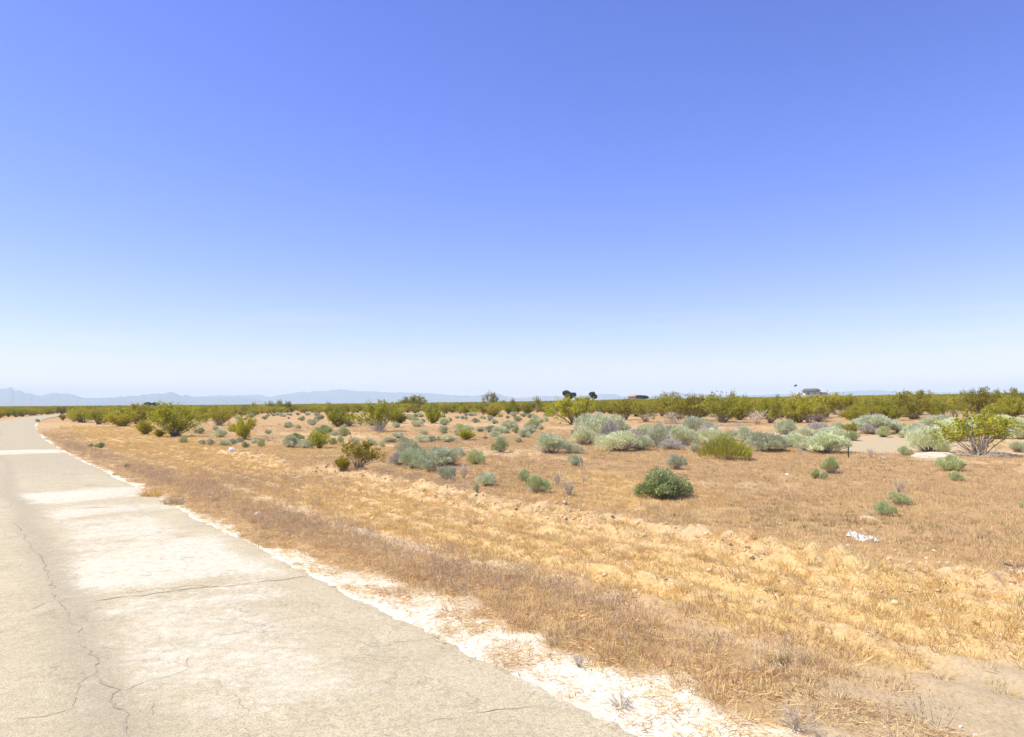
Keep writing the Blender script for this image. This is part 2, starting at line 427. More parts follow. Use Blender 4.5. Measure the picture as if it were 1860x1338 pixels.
def road_material():
    m, nt, b = new_mat('weathered_asphalt')
    uv = N(nt, 'ShaderNodeAttribute', attribute_name='lane')     # x = across in metres from the right edge, y = along
    sx = N(nt, 'ShaderNodeSeparateXYZ'); nt.links.new(uv.outputs['Vector'], sx.inputs[0])
    tc = N(nt, 'ShaderNodeTexCoord'); P = tc.outputs['Object']
    sand = N(nt, 'ShaderNodeAttribute', attribute_name='sand')
    seam = N(nt, 'ShaderNodeAttribute', attribute_name='oil')
    grain = noise_fac(nt, 52, 5, .9, .41, .60, P)
    grit = noise_fac(nt, 120, 2, .8, .33, .67, P)
    blot = noise_fac(nt, 1.1, 6, .7, .36, .64, P)
    fine = noise_fac(nt, 9, 7, .8, .34, .66, P)
    mid = noise_fac(nt, 2.6, 7, .75, .36, .64, P)
    base = mixc(nt, blot, (.50, .425, .262), (.62, .535, .35))
    base = mixc(nt, seam.outputs['Fac'], base, (.385, .335, .225))
    base = mixc(nt, mixfac(nt, grain, .9), base, (.20, .165, .10))
    base = mixc(nt, math_n(nt, 'MULTIPLY', grit, .30), base, (.66, .585, .43))
    mott = noise_fac(nt, 15, 8, .8, .42, .60, P)
    base = mixc(nt, mixfac(nt, mott, .36), base, (.25, .21, .135))
    wht = mixc(nt, fine, (.53, .475, .35), (.72, .665, .53))
    wht = mixc(nt, mixfac(nt, grain, .42), wht, (.30, .255, .165))
    mask = math_n(nt, 'ADD', math_n(nt, 'MULTIPLY', math_n(nt, 'SUBTRACT', math_n(nt, 'ADD', math_n(nt, 'MULTIPLY', fine, .55), math_n(nt, 'MULTIPLY', mid, .45)), .5), .95), sand.outputs['Fac'])
    mm = N(nt, 'ShaderNodeMapRange', interpolation_type='SMOOTHSTEP'); mm.inputs[1].default_value = .05; mm.inputs[2].default_value = 1.05
    nt.links.new(mask, mm.inputs[0])
    c = mixc(nt, mm.outputs[0], base, wht)
    # hairline alligator cracks
    vor = N(nt, 'ShaderNodeTexVoronoi', feature='DISTANCE_TO_EDGE'); vor.inputs['Scale'].default_value = 1.5
    dn = N(nt, 'ShaderNodeTexNoise'); dn.inputs['Scale'].default_value = 2.2; dn.inputs['Detail'].default_value = 5
    nt.links.new(P, dn.inputs['Vector'])
    vm = N(nt, 'ShaderNodeVectorMath', operation='SCALE'); nt.links.new(dn.outputs['Color'], vm.inputs[0]); vm.inputs['Scale'].default_value = .9
    va = N(nt, 'ShaderNodeVectorMath', operation='ADD'); nt.links.new(P, va.inputs[0]); nt.links.new(vm.outputs[0], va.inputs[1])
    nt.links.new(va.outputs[0], vor.inputs['Vector'])
    mr = N(nt, 'ShaderNodeMapRange'); mr.inputs[1].default_value = .0; mr.inputs[2].default_value = .028; mr.inputs[3].default_value = 1; mr.inputs[4].default_value = 0
    nt.links.new(vor.outputs['Distance'], mr.inputs[0])
    ck = math_n(nt, 'MULTIPLY', mr.outputs[0], math_n(nt, 'MULTIPLY', noise_fac(nt, .8, 3, .6, .40, .58, P), .40))
    c = mixc(nt, ck, c, (.17, .15, .12))
    nt.links.new(c, b.inputs['Base Color'])
    b.inputs['Roughness'].default_value = .9
    bn = N(nt, 'ShaderNodeTexNoise'); bn.inputs['Scale'].default_value = 70; bn.inputs['Detail'].default_value = 4; bn.inputs['Roughness'].default_value = .8
    nt.links.new(P, bn.inputs['Vector'])
    bp = N(nt, 'ShaderNodeBump'); bp.inputs['Strength'].default_value = .5; bp.inputs['Distance'].default_value = .012
    nt.links.new(bn.outputs[0], bp.inputs['Height']); nt.links.new(bp.outputs[0], b.inputs['Normal'])
    return m
M['ground'] = ground_material()
M['road'] = road_material()
M['crack'] = plain_mat('crack_fill', (.25, .215, .155), (.38, .33, .24), 18, .95)

# ------------------------------------------------------------------ ground sheet
def axis(lo, hi, step, far_lo, far_hi, k=1.13):
    mid = list(np.arange(lo, hi + 1e-6, step))
    s, v = step, hi
    while v < far_hi:
        s *= k; v += s; mid.append(v)
    s, v = step, lo
    out = []
    while v > far_lo:
        s *= k; v -= s; out.append(v)
    return np.array(out[::-1] + mid)
def finer(lo, hi, step, lo2, hi2, step2, far_lo, far_hi, k):
    outer = axis(lo2, hi2, step2, far_lo, far_hi, k)
    return np.concatenate([outer[outer < lo - step2 * .4], np.arange(lo, hi, step), outer[outer > hi + step2 * .3]])
A = finer(0, 19, .075, -6, 34, .15, -3000, 10500, 1.10)
D = finer(0, 9, .07, 0, 22, .14, -7800, 7800, 1.10)
D = np.sort(np.concatenate([D[D > -.01], [-.17, -.35, -.7, -1.5, -2.5, -3.5, -4.4], D[D < -4.4], np.array([.05, .09])]))
gA, gD = np.meshgrid(A, D, indexing='ij')
gX, gY = from_ad(gA, gD)
gZ = H(gX, gY)
nA, nD = gA.shape
idx = np.arange(nA * nD).reshape(nA, nD)
quads = np.stack([idx[:-1, :-1], idx[:-1, 1:], idx[1:, 1:], idx[1:, :-1]], -1).reshape(-1, 4)[:, ::-1]
PAD = [at_px(x, y)[:2] for x, y in ((1533, 800), (1560, 789), (1650, 788), (1660, 800), (1640, 818), (1600, 822), (1548, 823))]
PADC = np.mean(PAD, 0)
BARE = [(*at_px(px, py), w, rr_, k) for px, py, w, rr_, k in ((935, 822, 2.6, 3.2, .9), (880, 815, 2.0, 3.0, .7), (1395, 786, 3.2, 3.0, .9), (1852, 824, 2.0, 2.2, .9), (1010, 832, 1.6, 1.5, .6),
                                                                 (1590, 752, 4.0, 9, .55), (1725, 752, 3.0, 9, .55), (820, 772, 3, 6, .4), (1240, 775, 5, 6, .45), (1335, 880, 3.0, 1.2, .35), (1800, 800, 4, 6, .6), (1480, 786, 4, 3.5, .6), (1660, 808, 3, 5, .8), (1450, 776, 7, 4, .4))]
def radial(x, y, cx, cy, lat, rad):
    n = math.hypot(cx, cy); ux, uy = cx / n, cy / n
    return np.hypot(((x - cx) * uy - (y - cy) * ux) / lat, ((x - cx) * ux + (y - cy) * uy) / rad)
def zones(x, y):
    a, d = to_ad(x, y)
    r = np.hypot(x, y)
    n1 = fbm(a / 3.2, d / 1.3, 31, 4); n2 = fbm(x / .5, y / .5, 35, 3); n3 = fbm(x / 11, y / 11, 37, 3); n4 = fbm(a / 9, d / 2.2, 39, 3)
    dn = d + (n1 - .5) * 1.6 - np.clip(7 - a, 0, 9) * .16
    gap = 1 - .85 * np.exp(-((a - 22.5) / 3.2) ** 2)
    gold = sstep(1.7, 2.9, dn) * (1 - sstep(0, .9, dn - 5.9 - np.clip((a - 26) * .12, 0, 3.5))) * gap * (1 - sstep(80, 110, a)) * (.55 + .6 * n4)
    gold = gold + sstep(.60, .72, n3) * .55 * sstep(6.5, 8, d) * (1 - sstep(45, 90, r))
    wd = np.interp(a, [0, 4, 8, 10, 13, 40], [.9, .9, .76, .44, .2, .09])
    white = (1 - sstep(wd * .75, wd * 1.15, d + (n2 - .5) * .9)) * (d > -.5) * np.clip(.12 + 1.9 * n2 * (.55 + .75 * fbm(x / 1.3, y / 1.3, 45, 2)), 0, 1)
    white = np.maximum(white, .38 * np.exp(-((d - (1.9 + (n1 - .5))) / .22) ** 2) * sstep(.42, .6, n1) * sstep(7, 10, a) * (1 - sstep(45, 60, a)))
    pale = np.exp(-((dn - 6.0) / .65) ** 2) * (1 - sstep(32, 44, a)) * (.35 + .9 * n2)
    pale = np.maximum(pale, np.exp(-((dn - 2.05) / .26) ** 2) * (1 - sstep(14, 24, a)) * (.3 + .8 * n2))
    pale = np.maximum(pale, sstep(.58, .70, n3) * .38 * sstep(24, 32, r))
    pale = np.maximum(pale, sand_patch(x, y) * .8)
    streak = np.maximum(0, np.sin(d * 8.4 + (fbm(a / 7, d / 3, 12, 2) - .5) * 4)) ** 2 * sstep(.38, .6, fbm(a / 2.4, d / .5, 44, 3))
    pale = np.maximum(pale, .62 * streak * sstep(2, 2.8, dn) * (1 - sstep(6.2, 7, dn)) * (1 - sstep(34, 50, a)))
    # the bare light strip in front of the pale mounded shrubs
    for (bx_, by_, _, lw, lr, k_) in BARE: pale = np.maximum(pale, k_ * (1 - sstep(.6, 1.1, radial(x, y, bx_, by_, lw, lr) + (n2 - .5) * .5)))
    left = (d < -road_w(a))
    gold = np.where(left, .1, gold); pale = np.where(left, .25 * n1, pale); white = np.where(left, 0, white)
    gr = np.zeros_like(r)
    px, py = PADC
    q = radial(x, y, px, py, 4.2, 9.5) + (n2 - .5) * .2
    gr = np.maximum(gr, 1 - sstep(.8, 1.05, q))
    gr = np.maximum(gr, sand_patch(x, y) * .8)
    scrub = sstep(200, 420, r)
    return gold.clip(0, 1), white.clip(0, 1), pale.clip(0, 1), gr.clip(0, 1), scrub
me = mesh_from('ground', np.c_[gX.ravel(), gY.ravel(), gZ.ravel()], quads, M['ground'], smooth=True)
zg, zw, zp, zr, zs = zones(gX.ravel(), gY.ravel())
at = me.attributes.new('zone', 'FLOAT_COLOR', 'POINT')
at.data.foreach_set('color', np.c_[zg, zw, zp, np.ones_like(zg)].astype(np.float32).ravel())
me.attributes.new('gravel', 'FLOAT', 'POINT').data.foreach_set('value', zr.astype(np.float32))
me.attributes.new('scrub', 'FLOAT', 'POINT').data.foreach_set('value', zs.astype(np.float32))
tag(link('ground', me), 'sandy desert ground with dry grass beside the road', kind='structure')

# ------------------------------------------------------------------ road and its cracks
RA = np.concatenate([np.arange(-70, -4, 3.0), np.arange(-4, 30, .10), axis(30, 31, .3, 29.9, 420, 1.05)[4:]])
RT = np.concatenate([[0, .014, .026], np.linspace(.04, .96, 46), [.974, .986, 1]])
rA, rT = np.meshgrid(RA, RT, indexing='ij')
rW = road_w(rA)
jag = .08 + (fbm(rA / .22, rA * 0, 51, 4, .7) - .5) * .24 + (fbm(rA / 2.2, rA * 0, 52, 2) - .5) * .2
jag2 = (fbm(rA / .5, rA * 0 + 7, 53, 3) - .5) * .3
rD = -rT * (rW + jag2) + jag * (1 - rT)
rX, rY = from_ad(rA, rD)
r_r = np.hypot(rX, rY)
def road_z(a, d, x, y):
    azr = np.degrees(np.arctan2(x, np.maximum(y, 1e-3)))
    t = np.clip(-d / road_w(a), 0, 1)
    crown = .05 * (1 - (2 * t - 1) ** 2)
    return -.012 + crown + (fbm(x / 1.7, y / 1.7, 55, 3) - .5) * .014 + np.interp(np.hypot(x, y), [0, 60, 120, 300], [0, 0, .02, .35])
rZ = road_z(rA, rD, rX, rY)
rZ[:, 0] -= .034; rZ[:, 1] -= .012; rZ[:, -1] -= .034; rZ[:, -2] -= .012
rid = np.arange(rA.size).reshape(rA.shape)
rq = np.stack([rid[:-1, :-1], rid[:-1, 1:], rid[1:, 1:], rid[1:, :-1]], -1).reshape(-1, 4)
me = mesh_from('road', np.c_[rX.ravel(), rY.ravel(), rZ.ravel()], rq, M['road'], smooth=True)
# sand drifted over the surface, in tongues that cross the lane
def road_sand(a, d):
    w1 = fbm(a / 1.5, d / 2.6, 61, 4); w2 = fbm(a / .35, d / .9, 64, 3)
    s = 0
    for (a0, a1, d0, d1, st) in ((4.6, 9.4, -2.75, -1.2, .62), (9.8, 14.0, -2.75, -.2, 1.0), (14.2, 17.2, -2.6, -.6, .75), (17.3, 19.4, -2.5, -.1, .9), (20.3, 23.6, -2.6, .1, 1.0),
                                 (42, 46.5, -5, .1, 1.1), (5.2, 7.9, -2.9, -1.2, .7), (10.5, 18, -5.5, -3.6, .45), (8.2, 9.4, -2.8, -.7, .9), (6.9, 7.4, -4.6, -3.2, .5)):
        c = (a + (w1 - .5) * 1.6 + d * .18)
        k = sstep(a0 - .3, a0 + .5, c) * (1 - sstep(a1 - 1.0, a1 + .2, c)) * sstep(d0 - .35, d0 + .25, d + (w1 - .5) * .7) * (1 - sstep(d1 - .5, d1 + .3, d + (w1 - .5)))
        s = np.maximum(s, k * st * (.45 + 1.0 * w1))
    lane_s = sstep(-2.75, -2.3, d + (w1 - .5) * .5) * (1 - sstep(-1.3, -.1, d + (w1 - .5) * 1.2)) * (.10 + .75 * sstep(.4, .62, w1)) * (1 - sstep(20, 26, a)) * sstep(4.8, 7.6, a + d * .5)
    s = np.maximum(s, lane_s * (.5 + .7 * w2))
    edge_s = (1 - sstep(-.02, .13, -d + (w2 - .5) * .22)) * 1.2 * sstep(.35, .65, fbm(a / .8, d / .8, 66, 3)) * np.interp(a, [0, 12, 30], [1, .8, .45])
    return np.clip(np.maximum(s * (.75 + .5 * w2), edge_s), 0, 1)
ra, rd = rA.ravel(), rD.ravel()
me.attributes.new('sand', 'FLOAT', 'POINT').data.foreach_set('value', road_sand(ra, rd).astype(np.float32))
oil = np.exp(-((rd + 2.98 - (fbm(ra / 4, ra * 0, 71, 2) - .5) * .5) / .30) ** 2) * .85
oil = np.maximum(oil, sstep(24, 34, ra) * .5)
me.attributes.new('oil', 'FLOAT', 'POINT').data.foreach_set('value', oil.astype(np.float32))
lane = me.attributes.new('lane', 'FLOAT_VECTOR', 'POINT')
lane.data.foreach_set('vector', np.c_[rd, ra, ra * 0].astype(np.float32).ravel())
road = tag(link('road', me), 'pale weathered two lane road with drifts of white sand', kind='structure')

def crack(pts, width, seed, lift=.004, name='crack', mat=None):
    g = np.random.default_rng(seed)
    P = np.array(pts, float)
    seg = np.r_[0, np.cumsum(np.hypot(*np.diff(P, axis=0).T))]
    n = max(8, int(seg[-1] / .045))
    t = np.linspace(0, seg[-1], n)
    a = np.interp(t, seg, P[:, 0]) + (fbm(t / .30, t * 0, seed, 5, .65) - .5) * .20
    d = np.interp(t, seg, P[:, 1]) + (fbm(t / .30, t * 0 + 5, seed + 3, 5, .65) - .5) * .20
    w = width * .46 * np.maximum(.06, 1.9 * fbm(t / .22, t * 0 + 9, seed + 5, 3) - .45) * np.minimum(1, np.minimum(t, seg[-1] - t) / .25 + .15)
    ta, td = np.gradient(a), np.gradient(d); L = np.hypot(ta, td) + 1e-9
    V = []
    for sgn in (-1, 1):
        aa, dd = a - sgn * td / L * w / 2, d + sgn * ta / L * w / 2
        x, y = from_ad(aa, dd)
        V.append(np.c_[x, y, road_z(aa, dd, x, y) + lift])
    V = np.stack(V, 1).reshape(-1, 3)
    T = [(2 * i, 2 * i + 1, 2 * i + 3, 2 * i + 2) for i in range(n - 1)]
    m_ = mesh_from(name, V, T, mat or M['crack'])
    if m_.polygons[0].normal.z < 0: m_.flip_normals()
    return link(name, m_, road)
def px_ad(pts):
    out = []
    for x, y in pts:
        X, Y, _ = at_px_flat(x, y); a, d = to_ad(np.array(X), np.array(Y)); out.append((float(a), float(d)))
    return out
def at_px_flat(px, py):
    d = px_ray(px, py); t = CAM_Z / -d[2]
    return d[0] * t, d[1] * t, t
crack(px_ad([(28, 950), (48, 985), (75, 1020), (90, 1060), (105, 1090)]), .05, 101)
crack(px_ad([(148, 1160), (165, 1190), (185, 1225), (205, 1262), (222, 1300), (245, 1345)]), .065, 102)
crack(px_ad([(105, 1090), (118, 1120), (148, 1160)]), .025, 103)
crack(px_ad([(165, 1098), (240, 1086), (330, 1074), (420, 1064), (500, 1053), (560, 1044)]), .075, 104)
crack(px_ad([(210, 1082), (300, 1070), (400, 1064)]), .05, 105)
crack(px_ad([(45, 888), (120, 884), (200, 880), (245, 879)]), .09, 106)
crack(px_ad([(150, 925), (220, 920), (300, 915)]), .08, 107)
crack(px_ad([(120, 975), (200, 966), (270, 964)]), .06, 108)
crack(px_ad([(205, 1265), (262, 1250), (330, 1225), (350, 1190)]), .014, 109)
crack(px_ad([(190, 1212), (260, 1205), (345, 1188)]), .012, 110)
crack(px_ad([(640, 1165), (690, 1178), (730, 1168), (790, 1155)]), .02, 111)
crack(px_ad([(700, 1330), (760, 1310), (830, 1308), (880, 1296), (975, 1277)]), .024, 112)
crack(px_ad([(520, 1108), (570, 1098), (620, 1092)]), .014, 113)
crack(px_ad([(20, 1315), (80, 1308), (140, 1290), (150, 1240), (185, 1225)]), .016, 114)
crack(px_ad([(98, 1230), (105, 1260), (100, 1290)]), .012, 115)
crack(px_ad([(280, 1335), (275, 1290), (290, 1265)]), .012, 116)
crack(px_ad([(370, 1232), (420, 1268), (455, 1300), (450, 1335)]), .012, 117)
crack(px_ad([(0, 1122), (50, 1112), (105, 1092)]), .022, 118)
crack(px_ad([(70, 1020), (95, 1010)]), .018, 119)
crack(px_ad([(200, 1162), (212, 1148)]), .02, 120)

# ------------------------------------------------------------------ mountains on the horizon
def mountain(name, prof, dist, depth, seed, label, rough):
    xs = np.array([p[0] for p in prof], float); ys = np.array([p[1] for p in prof], float)
    px = np.linspace(xs[0], xs[-1], max(40, int((xs[-1] - xs[0]) / 2.2)))
    py = np.interp(px, xs, ys)
    hor = 736 - (px / PW) * 10
    top = np.maximum((hor - py), .3) / F * dist * 1.0
    top = top * (1 + (fbm(px / 9, px * 0, seed, 4) - .5) * rough)
    K = np.linspace(-1, 1, 15)
    V = []
    for i, x_ in enumerate(px):
        d = px_ray(x_, 731); d = d[:2] / d[1]
        for k in K:
            y_ = dist + k * depth
            prof_k = max(0, 1 - abs(k)) ** .85
            rid = 1 + (float(fbm(np.array(x_ / 7.0 + abs(k) * .6), np.array(k * 3.0), seed + 9, 4)) - .5) * 1.3 * (1 - prof_k)
            V.append((d[0] * y_, y_, -3 + (top[i] * 1.0 + 3) * prof_k * rid))
    n = len(px); m_ = len(K)
    ii = np.arange(n * m_).reshape(n, m_)
    T = np.stack([ii[:-1, :-1], ii[1:, :-1], ii[1:, 1:], ii[:-1, 1:]], -1).reshape(-1, 4)
    me = mesh_from(name, V, T, M['rock'], smooth=False)
    return tag(link(name, me), label, kind='structure')
mountain('mountains', [(-160, 722), (-60, 711), (-30, 706), (0, 703), (20, 703), (28, 707), (55, 713.5), (80, 716), (103, 712), (115, 714), (125, 713.5), (147, 720), (175, 721.5), (210, 719.5),
                       (240, 718), (275, 713), (290, 714.5), (312, 710.5), (322, 715), (330, 718), (338, 715.5), (352, 718.5), (400, 720), (440, 719.5), (470, 724), (490, 729), (505, 735)],
         7600, 700, 201, 'hazy blue mountain range beyond the road at the left', .22)
mountain('mountains', [(330, 730), (352, 719), (400, 716.5), (470, 716), (490, 719), (510, 716), (530, 713), (550, 709), (560, 711), (575, 709), (615, 706), (650, 709), (700, 710.5), (780, 713),
                       (820, 716), (860, 717.5), (890, 714.5), (905, 713.5), (918, 718), (940, 721), (955, 720), (1005, 717), (1030, 719.5), (1070, 717.5), (1086, 714.5), (1115, 714), (1130, 718),
                       (1160, 719), (1193, 716), (1211, 710.5), (1221, 709), (1239, 712), (1268, 714), (1293, 715.5), (1345, 717), (1420, 714), (1500, 712), (1540, 709.5), (1575, 708), (1605, 707), (1626, 710.5),
                       (1660, 712), (1760, 710), (1900, 708), (2050, 720)],
         9800, 800, 231, 'pale distant mountain range low along the middle of the horizon', .16)

# ------------------------------------------------------------------ haze
def haze():
    g = Geo(); g.box((0, 0, 130), (11500, 11500, 136))
    m = bpy.data.materials.new('haze_air'); m.use_nodes = True
    nt = m.node_tree; nt.nodes.clear()
    o = nt.nodes.new('ShaderNodeOutputMaterial'); v = nt.nodes.new('ShaderNodeVolumePrincipled')
    v.inputs['Color'].default_value = (.695, .88, 1.0, 1)
    v.inputs['Density'].default_value = 1.55e-4
    v.inputs['Anisotropy'].default_value = 0.0
    nt.links.new(v.outputs[0], o.inputs['Volume'])
    h = link('haze', g.mesh('haze', m))
    tag(h, 'thin blue haze over the plain', kind='stuff')
haze()

# ------------------------------------------------------------------ plant builders (unit size: height 1; scaled when placed)
def sprig_clumps(g, C, n_each, spread, L, Wd, up=.35):
    k = len(C)
    P = np.repeat(C, n_each, 0) + g.normal(size=(k * n_each, 3)) * spread
    Dv = unit(rand_dirs(len(P), g) + np.array([0, 0, up]))
    return leaves(P, Dv, L * g.uniform(.6, 1.3, len(P)), Wd * g.uniform(.6, 1.3, len(P)), g, g.uniform(0, 1, len(P)))

def creosote(seed, half_w=.85, stems=30, fill=1.0, low=.35, leaf=1.0, clump=7):
    """vase of grey stems from one root, leafy towards the tips"""
    g = np.random.default_rng(seed)
    st, fo = Geo(), Geo()
    C = []
    lop = g.uniform(0, 6.28)
    for i in range(stems):
        th = g.uniform(0, 6.283)
        rad = half_w * math.sqrt(g.uniform(.02, 1)) * g.uniform(.8, 1.05) * (1 + .18 * math.cos(th - lop))
        top = (1 - .42 * (rad / half_w) ** 2) * g.uniform(.72, 1.04)
        b = np.array([math.cos(th), math.sin(th), 0]) * g.uniform(.01, .09)
        e = np.array([math.cos(th) * rad, math.sin(th) * rad, top])
        t = np.linspace(0, 1, 6)[:, None]
        P = b + (e - b) * np.c_[t ** 1.0, t ** 1.0, t ** .85] + np.c_[g.normal(size=(6, 2)) * .02, np.zeros(6)] * t
        st.tube(P, np.linspace(.013, .004, 6), 3, g.uniform(0, 1))
        for k in range(int(6 * fill) + 2):
            u = g.uniform(low, 1.0)
            p = b + (e - b) * np.array([u, u, u ** .85])
            dv = unit(np.array([math.cos(th), math.sin(th), .7]) * .6 + g.normal(size=3) * .6 + np.array([0, 0, .35]))
            q = p + dv * g.uniform(.10, .26) * (1.15 - .4 * u)
            q[2] = max(q[2], .08)
            if k < 5: st.tube(np.array([p, (p + q) / 2 + g.normal(size=3) * .01, q]), [.005, .004, .002], 3, g.uniform(0, 1))
            C += [q, (p + q * 2) / 3] if g.random() < .7 else [q]
        C.append(e)
    C = np.array(C)
    fo.add(*sprig_clumps(g, C, clump, .038, .062 * leaf, .030 * leaf))
    return fo, st

def dome(seed, half_w=.9, n=3600, lobes=7, L=.17, Wd=.020, up=.55, low=-.15, stems=70, leafy=False, rough=.16, bald=.22):
    """ragged cushion of fine upright leaves over uneven lobes, woody and partly bare between them"""
    g = np.random.default_rng(seed)
    fo, st = Geo(), Geo()
    cen = [np.array([g.normal() * .08, g.normal() * .08, .30])]; rad = [np.array([half_w * .55, half_w * .55, .52])]
    for i in range(lobes * 2):
        th = 6.283 * i / lobes + g.uniform(-.6, .6); r = half_w * g.uniform(.25, .78)
        k = g.uniform(.16, .36)
        top = (1 - .55 * (r / half_w) ** 1.6) * g.uniform(.62, 1.0)
        cen.append(np.array([math.cos(th) * r, math.sin(th) * r, max(.06, top - k)])); rad.append(np.array([k * 1.1, k * 1.1, k * g.uniform(.85, 1.2)]))
    ltint = g.uniform(-.26, .24, len(cen))
    area = np.array([r[0] ** 2 for r in rad]) * g.uniform(.45, 1.2, len(cen)); pick = g.choice(len(cen), n, p=area / area.sum())
    dv = rand_dirs(n, g); dv[:, 2] = np.abs(dv[:, 2]) * 1.0 + low * g.uniform(0, 1.6, n); dv = unit(dv)
    sh = g.uniform(.70, 1.04, n) ** .7 + g.normal(size=n) * rough * .4
    P = np.array(cen)[pick] + dv * np.array(rad)[pick] * sh[:, None]
    keep = fbm(P[:, 0] * 3.1 + seed, P[:, 1] * 3.1 + P[:, 2] * 2.2, seed, 3) > (.5 - .5 * (1 - bald) * 1.0 + .12 * (P[:, 2] < .3))
    P, dv, pick = P[keep], dv[keep], pick[keep]; n = len(P)
    P[:, 2] = np.maximum(P[:, 2], .015)
    Dv = unit(dv + np.array([0, 0, up]) + g.normal(size=(n, 3)) * .34)
    tint = np.clip(.45 + ltint[pick] + g.normal(size=n) * .20, 0, 1)
    if leafy: fo.add(*leaves(P, unit(Dv + g.normal(size=(n, 3)) * .5), L * g.uniform(.6, 1.3, n), Wd * g.uniform(.6, 1.4, n), g, tint))
    else: fo.add(*blades(P - Dv * L * .5, Dv, L * g.uniform(.45, 1.35, n), Wd * g.uniform(.6, 1.3, n), g, tint, .25))
    for i in range(stems):
        th = g.uniform(0, 6.283); r = half_w * math.sqrt(g.uniform(.03, 1.05))
        e = np.array([math.cos(th) * r, math.sin(th) * r, (1 - .6 * (r / half_w) ** 1.6) * g.uniform(.55, 1.06)])
        P_ = np.array([e * np.array([.12, .12, 0]), e * np.array([.5, .5, .45]) + g.normal(size=3) * .02, e])
        st.tube(P_, [.014, .009, .003], 3, g.uniform(0, 1))
    return fo, st

def twiggy(seed, half_w=.8, stems=26, gens=3, r0=.012, upright=.5, spread=.8):
    """leafless bush: forking twigs"""
    g = np.random.default_rng(seed); st = Geo()
    def grow(p, dv, L, r, k):
        m_ = p + dv * L * .5 + g.normal(size=3) * L * .06; q = p + dv * L + g.normal(size=3) * L * .08
        q[2] = max(q[2], .01)
        st.tube(np.array([p, m_, q]), [r, r * .85, r * .6], 3, g.uniform(0, 1))
        if k > 0:
            for _ in range(3 if k > 1 else 2):
                grow(m_ + (q - m_) * g.uniform(.1, 1), unit(dv + g.normal(size=3) * .55), L * g.uniform(.5, .75), r * .6, k - 1)
    for i in range(stems):
        th = g.uniform(0, 6.283); s = spread * math.sqrt(g.uniform(.03, 1))
        dv = unit(np.array([math.cos(th) * s * half_w / .8, math.sin(th) * s * half_w / .8, upright + .3 * g.random()]))
        grow(np.array([math.cos(th), math.sin(th), 0]) * .05, dv, g.uniform(.38, .55), r0, gens - 1)
    V, T, t, m_ = st.get()
    z = V[:, 2].max(); w = np.percentile(np.hypot(V[:, 0], V[:, 1]), 98)
    V = V * np.array([half_w / w, half_w / w, 1 / z])
    o = Geo(); o.add(V, T, t); return o

def broom(seed, half_w=.95, n=4200):
    g = np.random.default_rng(seed); fo, st = Geo(), Geo()
    th = g.uniform(0, 6.283, n); r = np.sqrt(g.uniform(0, 1, n)) * half_w * (.86 + .28 * vnoise(th * 2, th * 0, seed))
    lobe = .75 + .5 * vnoise(np.cos(th) * r * 2.6 + 9, np.sin(th) * r * 2.6, seed + 2)
    z = (1 - .55 * (r / half_w) ** 2) * lobe * g.uniform(.35, 1.0, n)
    P = np.c_[np.cos(th) * r, np.sin(th) * r, z * .86]
    Dv = unit(np.c_[np.cos(th) * r * .8, np.sin(th) * r * .8, np.ones(n)] + g.normal(size=(n, 3)) * .2)
    P[:, 2] = np.maximum(P[:, 2], .06)
    fo.add(*blades(P - Dv * .08, Dv, g.uniform(.12, .24, n), g.uniform(.010, .022, n), g, g.uniform(0, 1, n), .15))
    for i in range(40):
        t = g.uniform(0, 6.283); k = half_w * g.uniform(.15, .85)
        e = np.array([math.cos(t) * k, math.sin(t) * k, g.uniform(.35, .7)])
        st.tube(np.array([e * [.35, .35, 0], e * [.6, .6, .5], e]), [.014, .009, .004], 3, g.uniform(0, 1))
    return fo, st

LIB = {}
def lib(kind, builders, leaf_mat, stem_mat):
    out = []
    for i, (fo, st) in enumerate(builders):
        both = Geo(); both.join(fo, 0); both.join(st, 1)
        V = fo.get()[0]
        w = np.percentile(np.hypot(V[:, 0], V[:, 1]), 96); h = np.percentile(V[:, 2], 99.3)
        out.append((fo.mesh(kind + '_foliage', M[leaf_mat]), st.mesh(kind + '_stems', M[stem_mat]), both.mesh(kind, [M[leaf_mat], M[stem_mat]]), w, h))
    LIB[kind] = out
lib('creosote', [creosote(300 + i, hw, n, f, lo, 1, c) for i, (hw, n, f, lo, c) in enumerate(
    [(.85, 36, 1.2, .30, 9), (.95, 40, 1.2, .26, 9), (.75, 32, 1.1, .34, 9), (1.05, 38, 1.2, .30, 9), (.9, 42, 1.3, .2, 9)])], 'creosote', 'creosote_stem')
lib('dense_creosote', [creosote(320 + i, hw, 44, 1.5, .12, 1.1, 9) for i, hw in enumerate((.85, .95, 1.05))], 'creosote', 'creosote_stem')
lib('open_creosote', [creosote(340 + i, hw, n + 2, 1.1, .46, 1.0, 8) for i, (hw, n) in enumerate(((.9, 34), (1.0, 26), (.7, 22)))], 'creosote', 'creosote_stem')
lib('sage', [dome(360 + i, hw, 9000, lb, .105, .016, .5, bald=.10) for i, (hw, lb) in enumerate(((.85, 6), (1.0, 8), (.95, 7), (1.15, 9)))], 'sage', 'dead')
lib('rabbitbrush', [dome(380 + i, hw, 9000, lb, .105, .016, .45, bald=.08) for i, (hw, lb) in enumerate(((.9, 7), (1.0, 8), (1.1, 9)))], 'sage_bright', 'dead')
lib('saltbush', [dome(400 + i, hw, 5000, 5, .15, .020, .8, bald=.05) for i, hw in enumerate((.85, .95, 1.05))], 'mound', 'dead')
lib('green', [dome(420, .95, 14000, 12, .085, .034, .25, -.35, 50, True, .3, .12)], 'green', 'branch')
lib('broom', [broom(430), broom(431)], 'broom', 'dead')
lib('grey_sage', [dome(450 + i, hw, 4200, 7, .12, .013, .7, stems=150, bald=.3) for i, hw in enumerate((.9, 1.0))], 'grey_sage', 'dead')
DEAD = []
